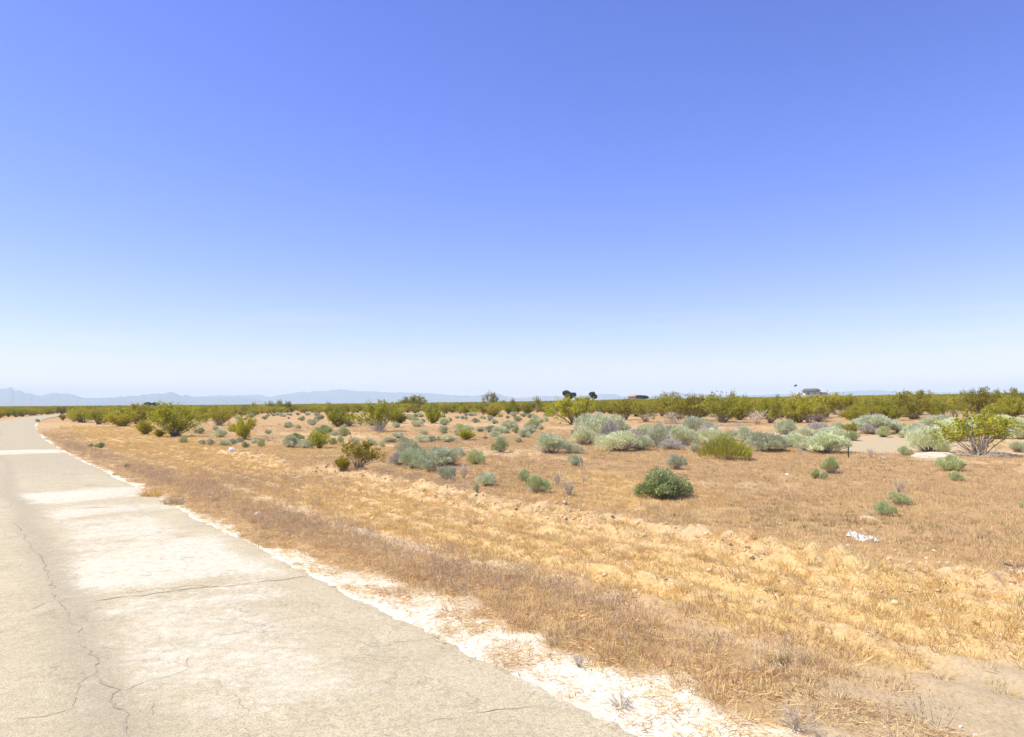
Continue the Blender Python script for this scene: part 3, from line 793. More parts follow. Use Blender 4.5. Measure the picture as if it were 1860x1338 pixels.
for i, (hw, up, sp) in enumerate(((.85, .5, .9), (.95, .4, 1.1), (.6, .9, .6))):
    t = twiggy(440 + i, hw, 24, 3, .010, up, sp)
    V = t.get()[0]
    DEAD.append((t.mesh('dead_bush', M['dead']), t.mesh('pale_dead_bush', M['dead_pale']), np.percentile(np.hypot(V[:, 0], V[:, 1]), 96), 1.0))

NAMES = {'creosote': ('creosote_bush', 'bush'), 'dense_creosote': ('creosote_bush', 'bush'), 'open_creosote': ('creosote_bush', 'bush'),
         'sage': ('sagebrush', 'shrub'), 'rabbitbrush': ('rabbitbrush', 'shrub'), 'saltbush': ('saltbush', 'shrub'), 'grey_sage': ('dry_sagebrush', 'shrub'), 'green': ('evergreen_bush', 'bush'), 'broom': ('broom_shrub', 'shrub')}
prng = np.random.default_rng(99)
TAKEN = []
def put_plant(kind, x, y, w, h, label, group=None, parts=True, var=None, rz=None):
    """w, h in metres; the copies share the library meshes"""
    L_ = LIB[kind]; v = L_[var if var is not None else int(prng.integers(len(L_)))]
    s = (w / 2 / v[3], w / 2 / v[3] * prng.uniform(.85, 1.1), h / v[4])
    z = float(H(x, y)) - .02
    name, cat = NAMES[kind]
    rz = prng.uniform(0, 6.28) if rz is None else rz
    if parts:
        root = empty(name, (x, y, z), rz, s)
        link('foliage', v[0], root); link('stems', v[1], root)
    else:
        root = link(name, v[2], None, (x, y, z)); root.rotation_euler = (0, 0, rz); root.scale = s
    tag(root, label, cat, group)
    TAKEN.append((x, y, w / 2))
    return root
def put_dead(x, y, w, h, label, pale=False, var=None, group=None):
    v = DEAD[var if var is not None else int(prng.integers(len(DEAD)))]
    root = link('dry_bush', v[1 if pale else 0], None, (x, y, float(H(x, y)) - .01))
    root.rotation_euler = (0, 0, prng.uniform(0, 6.28)); root.scale = (w / 2 / v[2], w / 2 / v[2], h)
    tag(root, label, 'dry bush', group)
    return root

# ------------------------------------------------------------------ the shrubs one can point at: photo column, foot, width, height -> ground position and metres
KIND = {'D': 'grey_sage', 'C': 'creosote', 'K': 'dense_creosote', 'O': 'open_creosote', 'S': 'sage', 'R': 'rabbitbrush', 'P': 'saltbush', 'E': 'green', 'B': 'broom'}
SHRUBS = [
 # creosotes standing apart
 ('O', 651, 853, 66, 52, 'olive creosote bush with bare stems at the far left edge of the golden verge'),
 ('K', 624, 854, 28, 26, 'low bright green creosote bush tucked against the left foot of an olive one'),
 ('O', 690, 783, 72, 52, 'leggy yellowish creosote bush with a fan of grey stems at its foot'),
 ('K', 727, 768, 32, 20, 'low dark creosote bush right of the leggy yellowish one'),
 ('K', 614, 774, 50, 32, 'dense round olive creosote bush left of the leggy yellowish one'),
 ('K', 444, 797, 46, 40, 'rounded bright creosote bush behind the white boulder of the left verge'),
 ('C', 318, 793, 72, 58, 'large creosote bush with a dark trunk base behind the left golden patch'),
 ('K', 222, 774, 52, 32, 'wide low creosote bush farthest left of those beside the golden patch'),
 ('K', 263, 789, 30, 26, 'small creosote bush between the wide low one and the large dark based one'),
 ('K', 289, 793, 18, 14, 'tiny bright creosote shrub at the left foot of the large dark based one'),
 ('C', 255, 768, 44, 34, 'brownish creosote bush behind the small ones near the road bend'),
 ('C', 398, 772, 46, 34, 'creosote bush standing behind a grey thicket left of the rounded bright one'),
 ('C', 580, 814, 40, 32, 'yellow green creosote bush touching the pale blue grey sage on its left'),
 ('K', 785, 768, 38, 28, 'bright green creosote bush above a small grey sage left of a pale one'),
 ('K', 846, 799, 30, 20, 'small lime green creosote bush rising from a row of grey sage'),
 ('C', 1043, 771, 86, 49, 'tall leafy creosote bush left behind the tallest pale sage mound'),
 ('O', 889, 741, 26, 29, 'tall thin topped creosote bush breaking the skyline left of the middle'),
 ('K', 751, 743, 50, 24, 'dark creosote mound on the skyline with sprigs sticking up'),
 ('K', 911, 743, 26, 16, 'low olive creosote bush at the right foot of the thin topped one'),
 ('K', 896, 756, 24, 12, 'small flat creosote bush below the thin topped skyline one'),
 ('O', 1776, 827, 132, 78, 'broad open creosote bush with bare grey stems beside the white slab'),
 ('B', 1321, 836, 90, 44, 'yellow green broom like shrub in front of the pale mounds'),
 ('C', 1135, 762, 42, 38, 'creosote bush left of a tan half bare one behind the pale mounds'),
 ('O', 1173, 766, 52, 34, 'tan half bare creosote bush behind the gap in the pale mounds'),
 ('C', 1217, 758, 62, 42, 'olive creosote bush right of the tan half bare one'),
 ('C', 1264, 764, 66, 44, 'olive creosote bush over the bare earth left of the brown dead strip'),
 ('C', 1312, 767, 76, 52, 'large olive creosote bush with brown dead undergrowth at its foot'),
 ('C', 1400, 768, 46, 44, 'bright creosote bush behind the round grey sage of the right half'),
 ('C', 1452, 767, 56, 50, 'dark based creosote bush directly below the distant house'),
 ('C', 1500, 757, 54, 42, 'creosote bush right of the dark based one below the house'),
 ('C', 1532, 753, 40, 36, 'creosote bush at the left edge of the bare orange clearing'),
 ('K', 1548, 762, 42, 18, 'low creosote bush at the near edge of the bare orange clearing'),
 ('K', 1441, 767, 20, 16, 'small dark shrub at the left foot of the creosote below the house'),
 ('C', 1610, 755, 56, 34, 'creosote bush with dark trunks right of the bare orange clearing'),
 ('C', 1656, 753, 62, 42, 'round creosote bush left of the orange gap in the right belt'),
 ('C', 1775, 755, 54, 48, 'bright creosote bush right of the orange gap in the right belt'),
 ('C', 1830, 752, 62, 44, 'creosote bush at the right end of the olive belt'),
 ('K', 1546, 786, 30, 18, 'small olive shrub among pale sage left of the grey clearing'),
 # pale mounds, left to right
 ('S', 1088, 797, 74, 42, 'tallest pale sage mound at the left end of the long thicket'),
 ('R', 1062, 808, 48, 32, 'pale green mound in front at the left end of the long thicket'),
 ('S', 1043, 823, 30, 16, 'low greyish shrub at the left front foot of the long thicket'),
 ('R', 1126, 820, 68, 34, 'broad pale green mound at the front of the long thicket'),
 ('R', 1124, 793, 40, 26, 'pale minty mound behind the broad front one in the thicket'),
 ('S', 1198, 812, 42, 40, 'grey green mound in the middle of the long thicket'),
 ('R', 1240, 809, 56, 34, 'light green mound right of the middle of the long thicket'),
 ('S', 1262, 789, 48, 30, 'grey white mound standing behind the right part of the thicket'),
 ('R', 1290, 807, 48, 28, 'pale mound just left behind the yellow green broom shrub'),
 ('R', 1330, 800, 36, 18, 'low pale mound just behind the yellow green broom shrub'),
 ('S', 1262, 821, 18, 15, 'small grey tuft at the front right foot of the thicket'),
 ('S', 1394, 821, 62, 33, 'blue green sage mound right of the yellow green broom shrub'),
 ('R', 1438, 812, 40, 25, 'pale yellowish mound between two larger sage mounds'),
 ('R', 1498, 824, 72, 36, 'largest pale mound left of the dark fence post'),
 ('R', 1460, 800, 44, 22, 'whitish mound behind the gap between the two large mounds'),
 ('R', 1512, 797, 60, 20, 'long pale mound behind the largest one near the post'),
 ('S', 1427, 790, 32, 27, 'round grey green sage standing alone on bare sand behind the mounds'),
 ('P', 1550, 800, 22, 14, 'small pale tuft at the left end of the grey clearing'),
 ('S', 1521, 781, 28, 14, 'pale low shrub left of the small olive shrub by the clearing'),
 ('S', 1351, 789, 20, 15, 'small dark grey shrub on bare sand behind the broom shrub'),
 ('S', 1592, 787, 64, 32, 'broad whitish sage mound behind the grey clearing'),
 ('S', 1631, 785, 28, 20, 'grey sage touching the right side of the broad whitish mound'),
 ('P', 1605, 793, 26, 15, 'small round pale tuft in front of the broad whitish mound'),
 ('P', 1638, 794, 15, 9, 'tiny pale tuft on the grey clearing'),
 ('S', 1672, 798, 46, 24, 'grey mound at the right edge of the grey clearing'),
 ('R', 1688, 820, 58, 42, 'large pale mound left of the broad open creosote'),
 ('P', 1643, 827, 22, 14, 'small pale tuft at the left end of the white slab'),
 ('P', 1709, 823, 28, 17, 'pale tuft behind the right end of the white slab'),
 ('R', 1704, 777, 46, 22, 'pale mound in front of the orange gap in the belt'),
 ('S', 1666, 780, 28, 12, 'low grey shrub left of the pale mound before the orange gap'),
 ('R', 1786, 772, 48, 20, 'pale mound behind the top of the broad open creosote'),
 ('R', 1828, 781, 46, 26, 'pale mound right of the broad open creosote top'),
 ('S', 1852, 778, 30, 18, 'grey shrub at the right edge above the pale ones'),
 ('R', 1851, 797, 30, 20, 'pale shrub at the right edge above the sandy strip'),
 ('S', 1850, 820, 26, 18, 'grey green shrub at the right edge on the sandy strip'),
 ('R', 1770, 790, 44, 24, 'pale shrub seen through the branches of the broad open creosote'),
 # near and middle ground, left half
 ('R', 753, 850, 48, 34, 'bright pale green mound at the left of the grey pair by the windrow'),
 ('S', 808, 847, 60, 32, 'wide blue grey sage mound right of the bright pale green one'),
 ('S', 781, 857, 24, 20, 'small sage between the bright green mound and the wide blue grey one'),
 ('S', 741, 825, 36, 25, 'leaning grey green sage behind the bright pale green mound'),
 ('S', 812, 870, 30, 22, 'small sage in front of the wide blue grey mound'),
 ('S', 886, 883, 30, 24, 'pale grey shrub nearest the windrow of clods'),
 ('P', 866, 894, 10, 12, 'tiny green weed on the windrow of clods'),
 ('P', 864, 843, 34, 20, 'half green half grey shrub right of the wide blue grey mound'),
 ('P', 976, 896, 42, 26, 'fresh green dome shrub left of the tall dead stalk'),
 ('P', 952, 874, 20, 18, 'small grey green shrub behind the fresh green dome'),
 ('P', 910, 821, 30, 19, 'compact green cushion shrub on bare pink soil'),
 ('R', 1001, 824, 54, 34, 'big rounded pale green shrub with a dark hollow on its right'),
 ('P', 970, 778, 23, 14, 'small dark green cushion below the middle of the skyline'),
 ('S', 951, 794, 20, 16, 'dark grey tuft left above the big rounded shrub'),
 ('P', 937, 786, 14, 10, 'tiny grey green tuft left of the dark grey one'),
 ('P', 942, 803, 14, 8, 'tiny pale tuft below the dark grey one'),
 ('S', 909, 800, 22, 11, 'flat grey tuft above the compact green cushion'),
 ('S', 1046, 846, 22, 20, 'pale small shrub beside the top of the tall dead stalk'),
 ('E', 1205, 906, 98, 54, 'dense dark green rounded bush alone on the dry grass'),
 ('S', 1227, 852, 30, 26, 'grey green tuft behind the dense dark green bush'),
 ('P', 1508, 860, 32, 24, 'round green grey shrub in dry grass below the fence post'),
 ('P', 1481, 868, 14, 14, 'small shrub left of the round one below the fence post'),
 ('P', 1497, 870, 14, 12, 'tiny shrub at the left front foot of the round one'),
 ('P', 1728, 856, 48, 22, 'wide low green shrub below the white slab'),
 ('P', 1735, 874, 26, 15, 'small low shrub in front of the wide one below the slab'),
 ('P', 1633, 918, 36, 19, 'pale green low shrub above the tan mound in the right grass'),
 ('P', 1606, 937, 34, 20, 'olive low shrub between the pale one and the tan mound'),
 ('P', 1855, 922, 12, 10, 'tiny green plant at the right edge of the dry grass'),
 ('P', 182, 813, 14, 8, 'small green tuft on the left verge, larger of two'),
 ('P', 165, 811, 10, 5, 'small green tuft on the left verge, smaller of two'),
 ('P', 68, 766, 8, 5, 'small green tuft at the inner tip of the road bend'),
 ('C', 114, 762, 12, 11, 'small dark shrub at the road bend by the verge'),
 ('S', 368, 807, 14, 9, 'grey green tuft farthest left in the row behind the white boulder'),
 ('S', 381, 808, 13, 13, 'dark grey tuft second in the row behind the white boulder'),
 ('S', 408, 809, 18, 11, 'green grey tuft just left of the white boulder'),
 ('S', 422, 806, 16, 10, 'pale tuft just behind the white boulder'),
 ('S', 436, 803, 12, 9, 'pale grey tuft at the foot of the rounded bright creosote'),
 ('P', 446, 813, 14, 9, 'small green tuft right of the white boulder'),
 ('P', 333, 803, 16, 10, 'pale tuft in front of the large dark based creosote'),
 ('P', 474, 811, 16, 11, 'green grey tuft in front of the blue grey twiggy one'),
 ('S', 461, 804, 14, 8, 'flat pale tuft right of the rounded bright creosote'),
 ('S', 527, 812, 34, 22, 'large pale sage left of the yellow green creosote'),
 ('S', 556, 814, 24, 16, 'blue grey sage touching the yellow green creosote'),
 ('P', 604, 807, 16, 10, 'dark green tuft right of the yellow green creosote'),
 ('P', 618, 803, 12, 10, 'upright pale tuft above the olive creosote of the verge'),
 ('S', 607, 790, 18, 7, 'flat grey tuft below the dense round creosote'),
 ('P', 620, 790, 9, 7, 'small dark tuft beside a flat grey one below the round creosote'),
 ('S', 647, 805, 14, 10, 'grey tuft behind the olive creosote of the verge'),
 ('S', 674, 808, 22, 11, 'grey tuft right behind the olive creosote of the verge'),
 ('P', 694, 811, 10, 6, 'tiny blue green tuft left of the leaning sage'),
 ('S', 709, 803, 24, 10, 'low wide grey tuft, left one of three before the leaning sage'),
 ('S', 723, 795, 17, 11, 'grey tuft, rear one of three before the leaning sage'),
 ('S', 735, 803, 20, 10, 'grey green tuft, right one of three behind the leaning sage'),
 ('S', 768, 803, 24, 13, 'wide blue green tuft at the left of the row of sage'),
 ('S', 784, 802, 16, 11, 'green tuft in the row of sage left of the lime creosote'),
 ('P', 797, 800, 12, 7, 'small tuft in the middle of the row of sage'),
 ('S', 814, 803, 22, 12, 'wide tuft in the row nearest to the lime creosote'),
 ('S', 831, 790, 12, 10, 'upright grey tuft behind the lime creosote'),
 ('P', 806, 787, 12, 6, 'dark green flat tuft alone above the row of sage'),
 ('S', 758, 774, 20, 11, 'round grey tuft left below the bright green creosote'),
 ('R', 807, 771, 18, 13, 'pale upright tuft right of the bright green creosote'),
 ('S', 720, 776, 14, 9, 'small green cushion right of the leggy creosote foot'),
 ('P', 748, 762, 18, 7, 'flat green tuft above the round grey one'),
 ('S', 873, 783, 16, 9, 'left tuft of the blue green row right of the lime creosote'),
 ('S', 889, 784, 14, 12, 'tallest tuft of the blue green row right of the lime creosote'),
 ('S', 909, 785, 26, 11, 'widest tuft of the blue green row right of the lime creosote'),
 ('S', 921, 786, 12, 8, 'last tuft at the right end of the blue green row'),
 ('S', 1165, 818, 40, 26, 'low grey mound between the broad front mound and the grey green one'),
 ('R', 1180, 796, 50, 24, 'pale mound behind the grey leafless bush of the thicket'),
 ('S', 1222, 800, 44, 26, 'grey green shrub filling the thicket behind the light green mound'),
 ('S', 1315, 812, 30, 18, 'grey shrub at the left foot of the yellow green broom shrub'),
 ('S', 1360, 802, 34, 20, 'grey shrub just right behind the yellow green broom shrub'),
 ('R', 1415, 818, 30, 20, 'pale low mound right against the blue green sage mound'),
 ('S', 1466, 818, 34, 24, 'grey mound at the left foot of the largest pale mound'),
 ('R', 1560, 779, 34, 18, 'pale mound at the left end of the broad whitish sage mound'),
 ('R', 1740, 800, 50, 28, 'pale mound directly behind the broad open creosote'),
 ('R', 1730, 782, 44, 22, 'pale mound left behind the top of the broad open creosote'),
 ('R', 1810, 796, 40, 22, 'pale mound right behind the broad open creosote'),
 ('D', 1152, 814, 46, 34, 'grey mostly leafless bush inside the long pale thicket'),
 ('D', 1110, 806, 40, 40, 'grey mostly leafless bush behind the broad pale front mound'),
 ('D', 1220, 817, 50, 20, 'dark grey brush at the foot of the light green mound'),
 ('D', 1286, 791, 38, 20, 'grey mostly leafless bush at the right of the grey white mound'),
 ('D', 1487, 790, 44, 22, 'grey mostly leafless bush behind the whitish mound'),
 ('D', 1579, 788, 34, 18, 'grey brush at the left foot of the broad whitish sage mound'),
 ('D', 726, 846, 30, 24, 'purple grey mostly leafless bush left of the bright pale green mound'),
 ('D', 1713, 778, 30, 16, 'grey brush at the right foot of the pale mound before the orange gap'),
 ('P', 882, 797, 10, 5, 'tiny tuft below the blue green row'),
]
GROW = {'D': (1.16, 1.06), 'S': (1.22, 1.07), 'R': (1.22, 1.07), 'C': (1.22, 1.06), 'K': (1.14, 1.04), 'P': (1.12, 1.32), 'O': (1.34, 1.10), 'E': (1.06, .98)}
for k, px, py, w, h, lab in SHRUBS:
    x, y, t = at_px(px, py)
    m_px = t / F * 1.0
    rad = w / 2 * m_px
    back = rad * .55                                     # the foot seen is the near rim: the centre stands behind it
    n = math.hypot(x, y); x, y = x * (1 + back / n), y * (1 + back / n)
    kw, kh = GROW.get(k, (1.1, 1.04))
    put_plant(KIND[k], x, y, w * m_px * kw, h * m_px * kh, lab, parts=w >= 16)

DRY = [
 (706, 856, 36, 24, True, 1, 'pale leafless twigs left of the purple grey bush'),
 (752, 867, 40, 15, False, 1, 'low grey leafless bush in front of the bright pale green mound'),
 (842, 868, 30, 30, True, 2, 'pale upright dead stalks right of the small sage'),
 (851, 884, 54, 16, False, 1, 'wide flat grey dead bush at the foot of the pale stalks'),
 (822, 876, 22, 13, False, 0, 'small grey dead bush left of the wide flat one'),
 (1455, 826, 20, 20, False, 0, 'pinkish grey leafless bush left of the largest pale mound'),
 (1338, 784, 24, 14, False, 1, 'grey leafless bush beside the small dark grey shrub'),
 (1582, 830, 20, 22, False, 2, 'dark leafless sapling right of the fence post'),
 (1602, 831, 40, 10, False, 1, 'low dry brush right of the dark leafless sapling'),
 (1558, 831, 30, 8, False, 1, 'low dry brush right beside the fence post'),
 (1775, 829, 110, 26, False, 1, 'grey dead branches under the broad open creosote'),
 (1320, 772, 80, 14, False, 1, 'brown dead brush at the foot of the large olive creosote'),
 (1375, 770, 44, 30, True, 2, 'pale bare twigs between two creosotes of the right belt'),
 (1635, 895, 30, 28, True, 2, 'straw pale dead weed above the pale green low shrub'),
 (1588, 935, 40, 14, False, 1, 'grey dead brush behind the tan mound'),
 (1745, 965, 26, 14, False, 1, 'small grey dead brush in the right dry grass'),
 (1846, 1042, 40, 20, False, 1, 'dark dead brush at the right edge by the windrow'),
 (1541, 866, 22, 12, False, 1, 'brown dead weed right of the round green grey shrub'),
 (1198, 858, 22, 16, False, 0, 'small dark dead weed above the dense dark green bush'),
 (1012, 880, 24, 26, False, 2, 'brown twiggy weed right of the fresh green dome'),
 (1034, 900, 34, 36, False, 2, 'thin dry weed at the foot of the tall dead stalk'),
 (1128, 1283, 62, 34, False, 0, 'grey twiggy dead plant lying on the white sand shoulder'),
 (1003, 1172, 36, 24, False, 1, 'small brown dead weed on the white sand shoulder'),
 (1052, 1210, 36, 30, False, 2, 'thin brown dead weed at the middle of the white shoulder'),
 (1450, 1325, 90, 60, False, 0, 'large grey dry weed at the bottom edge right of the white shoulder'),
 (488, 800, 28, 17, False, 0, 'blue grey twiggy bush left of the large pale sage'),
 (502, 792, 16, 8, False, 1, 'small brown twiggy bush above the blue grey one'),
 (833, 804, 20, 12, False, 0, 'grey twiggy bush at the left foot of the lime creosote'),
 (405, 772, 40, 12, False, 1, 'grey thicket left of the rounded bright creosote'),
 (597, 783, 50, 8, False, 1, 'flat brown brush in front of the dense round creosote'),
 (540, 782, 18, 7, False, 1, 'small brown brush on the open soil left of the round creosote'),
 (690, 785, 40, 22, False, 0, 'grey dead stems under the leggy yellowish creosote'),
]
for px, py, w, h, pale, var, lab in DRY:
    x, y, t = at_px(px, py); m_px = t / F
    put_dead(x, y, w * m_px, h * m_px, lab, pale, var)

# ------------------------------------------------------------------ the creosote belt: every bush near enough to tell apart stands by itself
def spaced(cands, dmin, taken=()):
    out = []; cell = {}
    def ok(x, y, r):
        ix, iy = int(x // 6), int(y // 6)
        for i in range(ix - 1, ix + 2):
            for j in range(iy - 1, iy + 2):
                for (u, v, q) in cell.get((i, j), ()):
                    if math.hypot(x - u, y - v) < (r + q): return False
        return True
    for (x, y, r) in taken: cell.setdefault((int(x // 6), int(y // 6)), []).append((x, y, r * .7))
    for (x, y) in cands:
        if ok(x, y, dmin / 2):
            cell.setdefault((int(x // 6), int(y // 6)), []).append((x, y, dmin / 2)); out.append((x, y))
    return out
brng = np.random.default_rng(5)
def belt_r0(px): return np.interp(px, [-400, 0, 60, 110, 200, 330, 420, 520, 640, 760, 900, 1000, 1100, 1180, 1300, 1500, 1620, 1760, 1900, 2300],
                                      [150, 150, 140, 96, 88, 92, 120, 165, 150, 125, 120, 112, 108, 80, 74, 74, 80, 82, 76, 76])
nb = 60000
pxs = brng.uniform(-250, 2110, nb); rr = np.sqrt(brng.uniform(60 ** 2, 420 ** 2, nb))
azs = np.arctan((pxs - PW / 2) / F)
bx, by = np.sin(azs) * rr, np.cos(azs) * rr
ba, bd = to_ad(bx, by)
keep = (rr > belt_r0(pxs) * (.93 + .3 * fbm(bx / 14, by / 14, 81, 2))) & ((bd > 4) | (bd < -road_w(ba) - 3.5))
keep &= fbm(bx / 13, by / 13, 83, 2) > np.interp(pxs, [0, 450, 1000, 1150], [.38, .43, .43, .40])
gx, gy, _ = at_px(1590, 752)
keep &= np.hypot(bx - gx, (by - gy) * .6) > 4.0
gx, gy, _ = at_px(1725, 752)
keep &= np.hypot(bx - gx, (by - gy) * .5) > 3.2
cand = sorted(zip(bx[keep], by[keep]), key=lambda p: math.hypot(*p) * (.8 + .4 * random.random()))
pts = spaced(cand, 2.9, TAKEN)
pts = [p for p in pts]
def vis_key(p): return math.hypot(*p)
pts.sort(key=vis_key)
SECT = [(-999, 112, 'creosote bush on the far plain beyond the road bend'), (112, 330, 'creosote bush in the thicket behind the left golden patch'),
        (330, 620, 'creosote bush in the belt under the left half of the mountains'), (620, 960, 'creosote bush along the skyline behind the scattered sage'),
        (960, 1180, 'creosote bush in the belt in front of the two dark trees'), (1180, 1430, 'olive creosote bush in the dense belt left of the distant house'),
        (1430, 1640, 'olive creosote bush in the dense belt before and right of the house'), (1640, 9999, 'olive creosote bush in the dense belt at the right end')]
near, far = [], []
for (x, y) in pts:
    px = PW / 2 + F * x / y
    (near if (len(near) < 215 and -20 < px < PW + 20) else far).append((x, y, px))
for (x, y, px) in near:
    lab = next(l for a, b, l in SECT if a <= px < b)
    r = math.hypot(x, y)
    h = brng.uniform(1.3, 2.3) * np.interp(px, [0, 400, 900, 1200, 1860], [.85, .85, .92, 1.02, 1.08]); w = h * brng.uniform(1.25, 1.9)
    put_plant('creosote' if brng.random() < .62 else ('dense_creosote' if brng.random() < .6 else 'open_creosote'), x, y, w, h, lab, lab.replace('creosote bush', 'creosotes'), parts=r < 105)
for i in range(34):                                       # dead brush between the creosotes of the right belt
    px = brng.uniform(1080, 1860); t = belt_r0(px) * brng.uniform(.92, 1.35); x, y = at_dist(px, t); h = brng.uniform(.6, 1.3)
    put_dead(x, y, h * brng.uniform(1.6, 2.8), h, 'leafless greyish brush among the creosotes of the right hand belt', i % 3 == 0, None, 'dead brush in the creosote belt')
# sprigs that stand up over the skyline
for i, (px, top, t, w) in enumerate(((462, 729, 190, 9), (490, 727, 190, 14), (507, 724, 185, 12), (522, 727, 185, 12), (570, 730, 200, 9), (595, 728, 200, 10), (1216, 713, 140, 10), (1230, 712.5, 140, 10),
                              (1260, 711.5, 130, 7), (1273, 714, 150, 9), (1331, 709, 130, 9), (1354, 713, 140, 9), (1413, 714, 140, 8), (1690, 707, 120, 10), (1748, 706, 110, 12), (1843, 705, 110, 14), (975, 718, 140, 12), (930, 721, 150, 11))):
    x, y = at_dist(px, t)
    z0 = float(H(x, y)); zt = CAM_Z + px_ray(px, top)[2] / px_ray(px, top)[1] * y
    put_plant('open_creosote', x, y, w * t / F * 1.5, max(1.6, (zt - z0)), 'tall sparse creosote whose sprigs rise above the skyline', 'sparse creosotes breaking the skyline', parts=False, var=i % 3)

# small shrubs dotted over the middle plain
cand = []
for _ in range(9000):
    px = brng.uniform(380, 1130) if brng.random() < .8 else brng.uniform(120, 420); t = math.sqrt(brng.uniform(42 ** 2, 150 ** 2))
    if t > belt_r0(px): continue
    x, y = at_dist(px, t)
    a, d = to_ad(x, y)
    if d < 7.5: continue
    dens = (.35 + .65 * sstep(690, 760, px)) * sstep(40, 60, t) * sstep(.40, .55, float(fbm(x / 9, y / 9, 91, 2)))
    if brng.random() < dens: cand.append((x, y))
pts = spaced(cand, 1.7, TAKEN)
for (x, y) in pts[:120]:
    px = PW / 2 + F * x / y
    h = brng.uniform(.35, .8); w = h * brng.uniform(1.4, 2.2)
    lab = 'small grey green shrub dotted on the bare plain left of the middle' if px < 690 else 'small pale shrub among many on the plain below the middle skyline'
    put_plant('sage' if brng.random() < .6 else 'saltbush', x, y, w, h, lab, 'small shrubs on the plain, ' + ('left' if px < 690 else 'middle'), parts=False)

# ------------------------------------------------------------------ scattered instances: one object of uncountable stuff each
def stuff(name, x, y, z, scl, vid, meshes, label, tilt=.12):
    n = len(x)
    me = bpy.data.meshes.new(name)
    me.vertices.add(n); me.vertices.foreach_set('co', np.c_[x, y, z].astype(np.float32).ravel())
    g = np.random.default_rng(n)
    rot = np.c_[g.normal(size=n) * tilt, g.normal(size=n) * tilt, g.uniform(0, 6.283, n)].astype(np.float32)
    me.attributes.new('rot', 'FLOAT_VECTOR', 'POINT').data.foreach_set('vector', rot.ravel())
    me.attributes.new('scl', 'FLOAT', 'POINT').data.foreach_set('value', np.asarray(scl, np.float32))
    me.attributes.new('vid', 'INT', 'POINT').data.foreach_set('value', np.asarray(vid, np.int32))
    o = link(name, me)
    ng = bpy.data.node_groups.new(name, 'GeometryNodeTree')
    ng.interface.new_socket('Geometry', in_out='INPUT', socket_type='NodeSocketGeometry')
    ng.interface.new_socket('Geometry', in_out='OUTPUT', socket_type='NodeSocketGeometry')
    gi, go = ng.nodes.new('NodeGroupInput'), ng.nodes.new('NodeGroupOutput')
    jn = ng.nodes.new('GeometryNodeJoinGeometry')
    na = ng.nodes.new('GeometryNodeInputNamedAttribute'); na.data_type = 'INT'; na.inputs[0].default_value = 'vid'
    nr = ng.nodes.new('GeometryNodeInputNamedAttribute'); nr.data_type = 'FLOAT_VECTOR'; nr.inputs[0].default_value = 'rot'
    ns = ng.nodes.new('GeometryNodeInputNamedAttribute'); ns.data_type = 'FLOAT'; ns.inputs[0].default_value = 'scl'
    for k, src in enumerate(meshes):
        so = bpy.data.objects.new(name + '_piece', src)
        oi = ng.nodes.new('GeometryNodeObjectInfo'); oi.inputs['Object'].default_value = so; oi.inputs['As Instance'].default_value = True
        ip = ng.nodes.new('GeometryNodeInstanceOnPoints')
        cmp_ = ng.nodes.new('FunctionNodeCompare'); cmp_.data_type = 'INT'; cmp_.operation = 'EQUAL'
        ng.links.new(na.outputs[0], cmp_.inputs[2]); cmp_.inputs[3].default_value = k
        ng.links.new(gi.outputs[0], ip.inputs['Points']); ng.links.new(cmp_.outputs[0], ip.inputs['Selection'])
        ng.links.new(oi.outputs['Geometry'], ip.inputs['Instance'])
        ng.links.new(nr.outputs[0], ip.inputs['Rotation']); ng.links.new(ns.outputs[0], ip.inputs['Scale'])
        ng.links.new(ip.outputs[0], jn.inputs[0])
    ng.links.new(jn.outputs[0], go.inputs[0])
    o.modifiers.new('scatter', 'NODES').node_group = ng
    return tag(o, label, kind='stuff')

def tuft(seed, n, h, spread, wd, lean=.5):
    g = np.random.default_rng(seed); G_ = Geo()
    th = g.uniform(0, 6.283, n); r = np.sqrt(g.uniform(0, 1, n)) * spread
    B = np.c_[np.cos(th) * r, np.sin(th) * r, np.full(n, -.01)]
    Dv = unit(np.c_[np.cos(th) * r / spread * lean, np.sin(th) * r / spread * lean, np.ones(n)] + g.normal(size=(n, 3)) * .3)
    G_.add(*blades(B, Dv, h * g.uniform(.45, 1.2, n), wd * g.uniform(.6, 1.3, n), g, g.uniform(0, 1, n), .5)); return G_
def weed(seed, n, h, spread):
    g = np.random.default_rng(seed); G_ = Geo(); C = []; 
    for i in range(n):
        th = g.uniform(0, 6.283); r = spread * math.sqrt(g.random())
        b = np.array([math.cos(th) * r, math.sin(th) * r, -.01]); L = h * g.uniform(.55, 1.1)
        dv = unit(np.array([math.cos(th) * .4 * r / spread, math.sin(th) * .4 * r / spread, 1]) + g.normal(size=3) * .22)
        m_ = b + dv * L * .55; e = b + dv * L + g.normal(size=3) * L * .08
        V, T, t = blades(b[None], dv[None], L, .006, g, np.array([g.random()]), .3); G_.add(V, T, t)
        for k in range(4):
            p = b + dv * L * g.uniform(.4, .95); q = unit(dv + g.normal(size=3) * .6)
            V, T, t = blades(p[None], q[None], L * .28, .004, g, np.array([g.random()]), .4); G_.add(V, T, t)
            C.append(p + q * L * .26)
        C.append(e)
    C = np.array(C); n2 = len(C)
    V, T, t = leaves(C, rand_dirs(n2, g) * .5 + np.array([0, 0, .8]), .022, .011, g, g.uniform(0, 1, n2)); G_.add(V, T, t, 1)
    return G_
def litter(seed):
    g = np.random.default_rng(seed); G_ = Geo(); n = 16
    B = np.c_[g.normal(size=(n, 2)) * .07, g.uniform(.002, .02, n)]
    Dv = unit(np.c_[g.normal(size=(n, 2)), g.uniform(0, .35, n)])
    G_.add(*blades(B, Dv, g.uniform(.04, .13, n), .006, g, g.uniform(0, 1, n), .6)); return G_
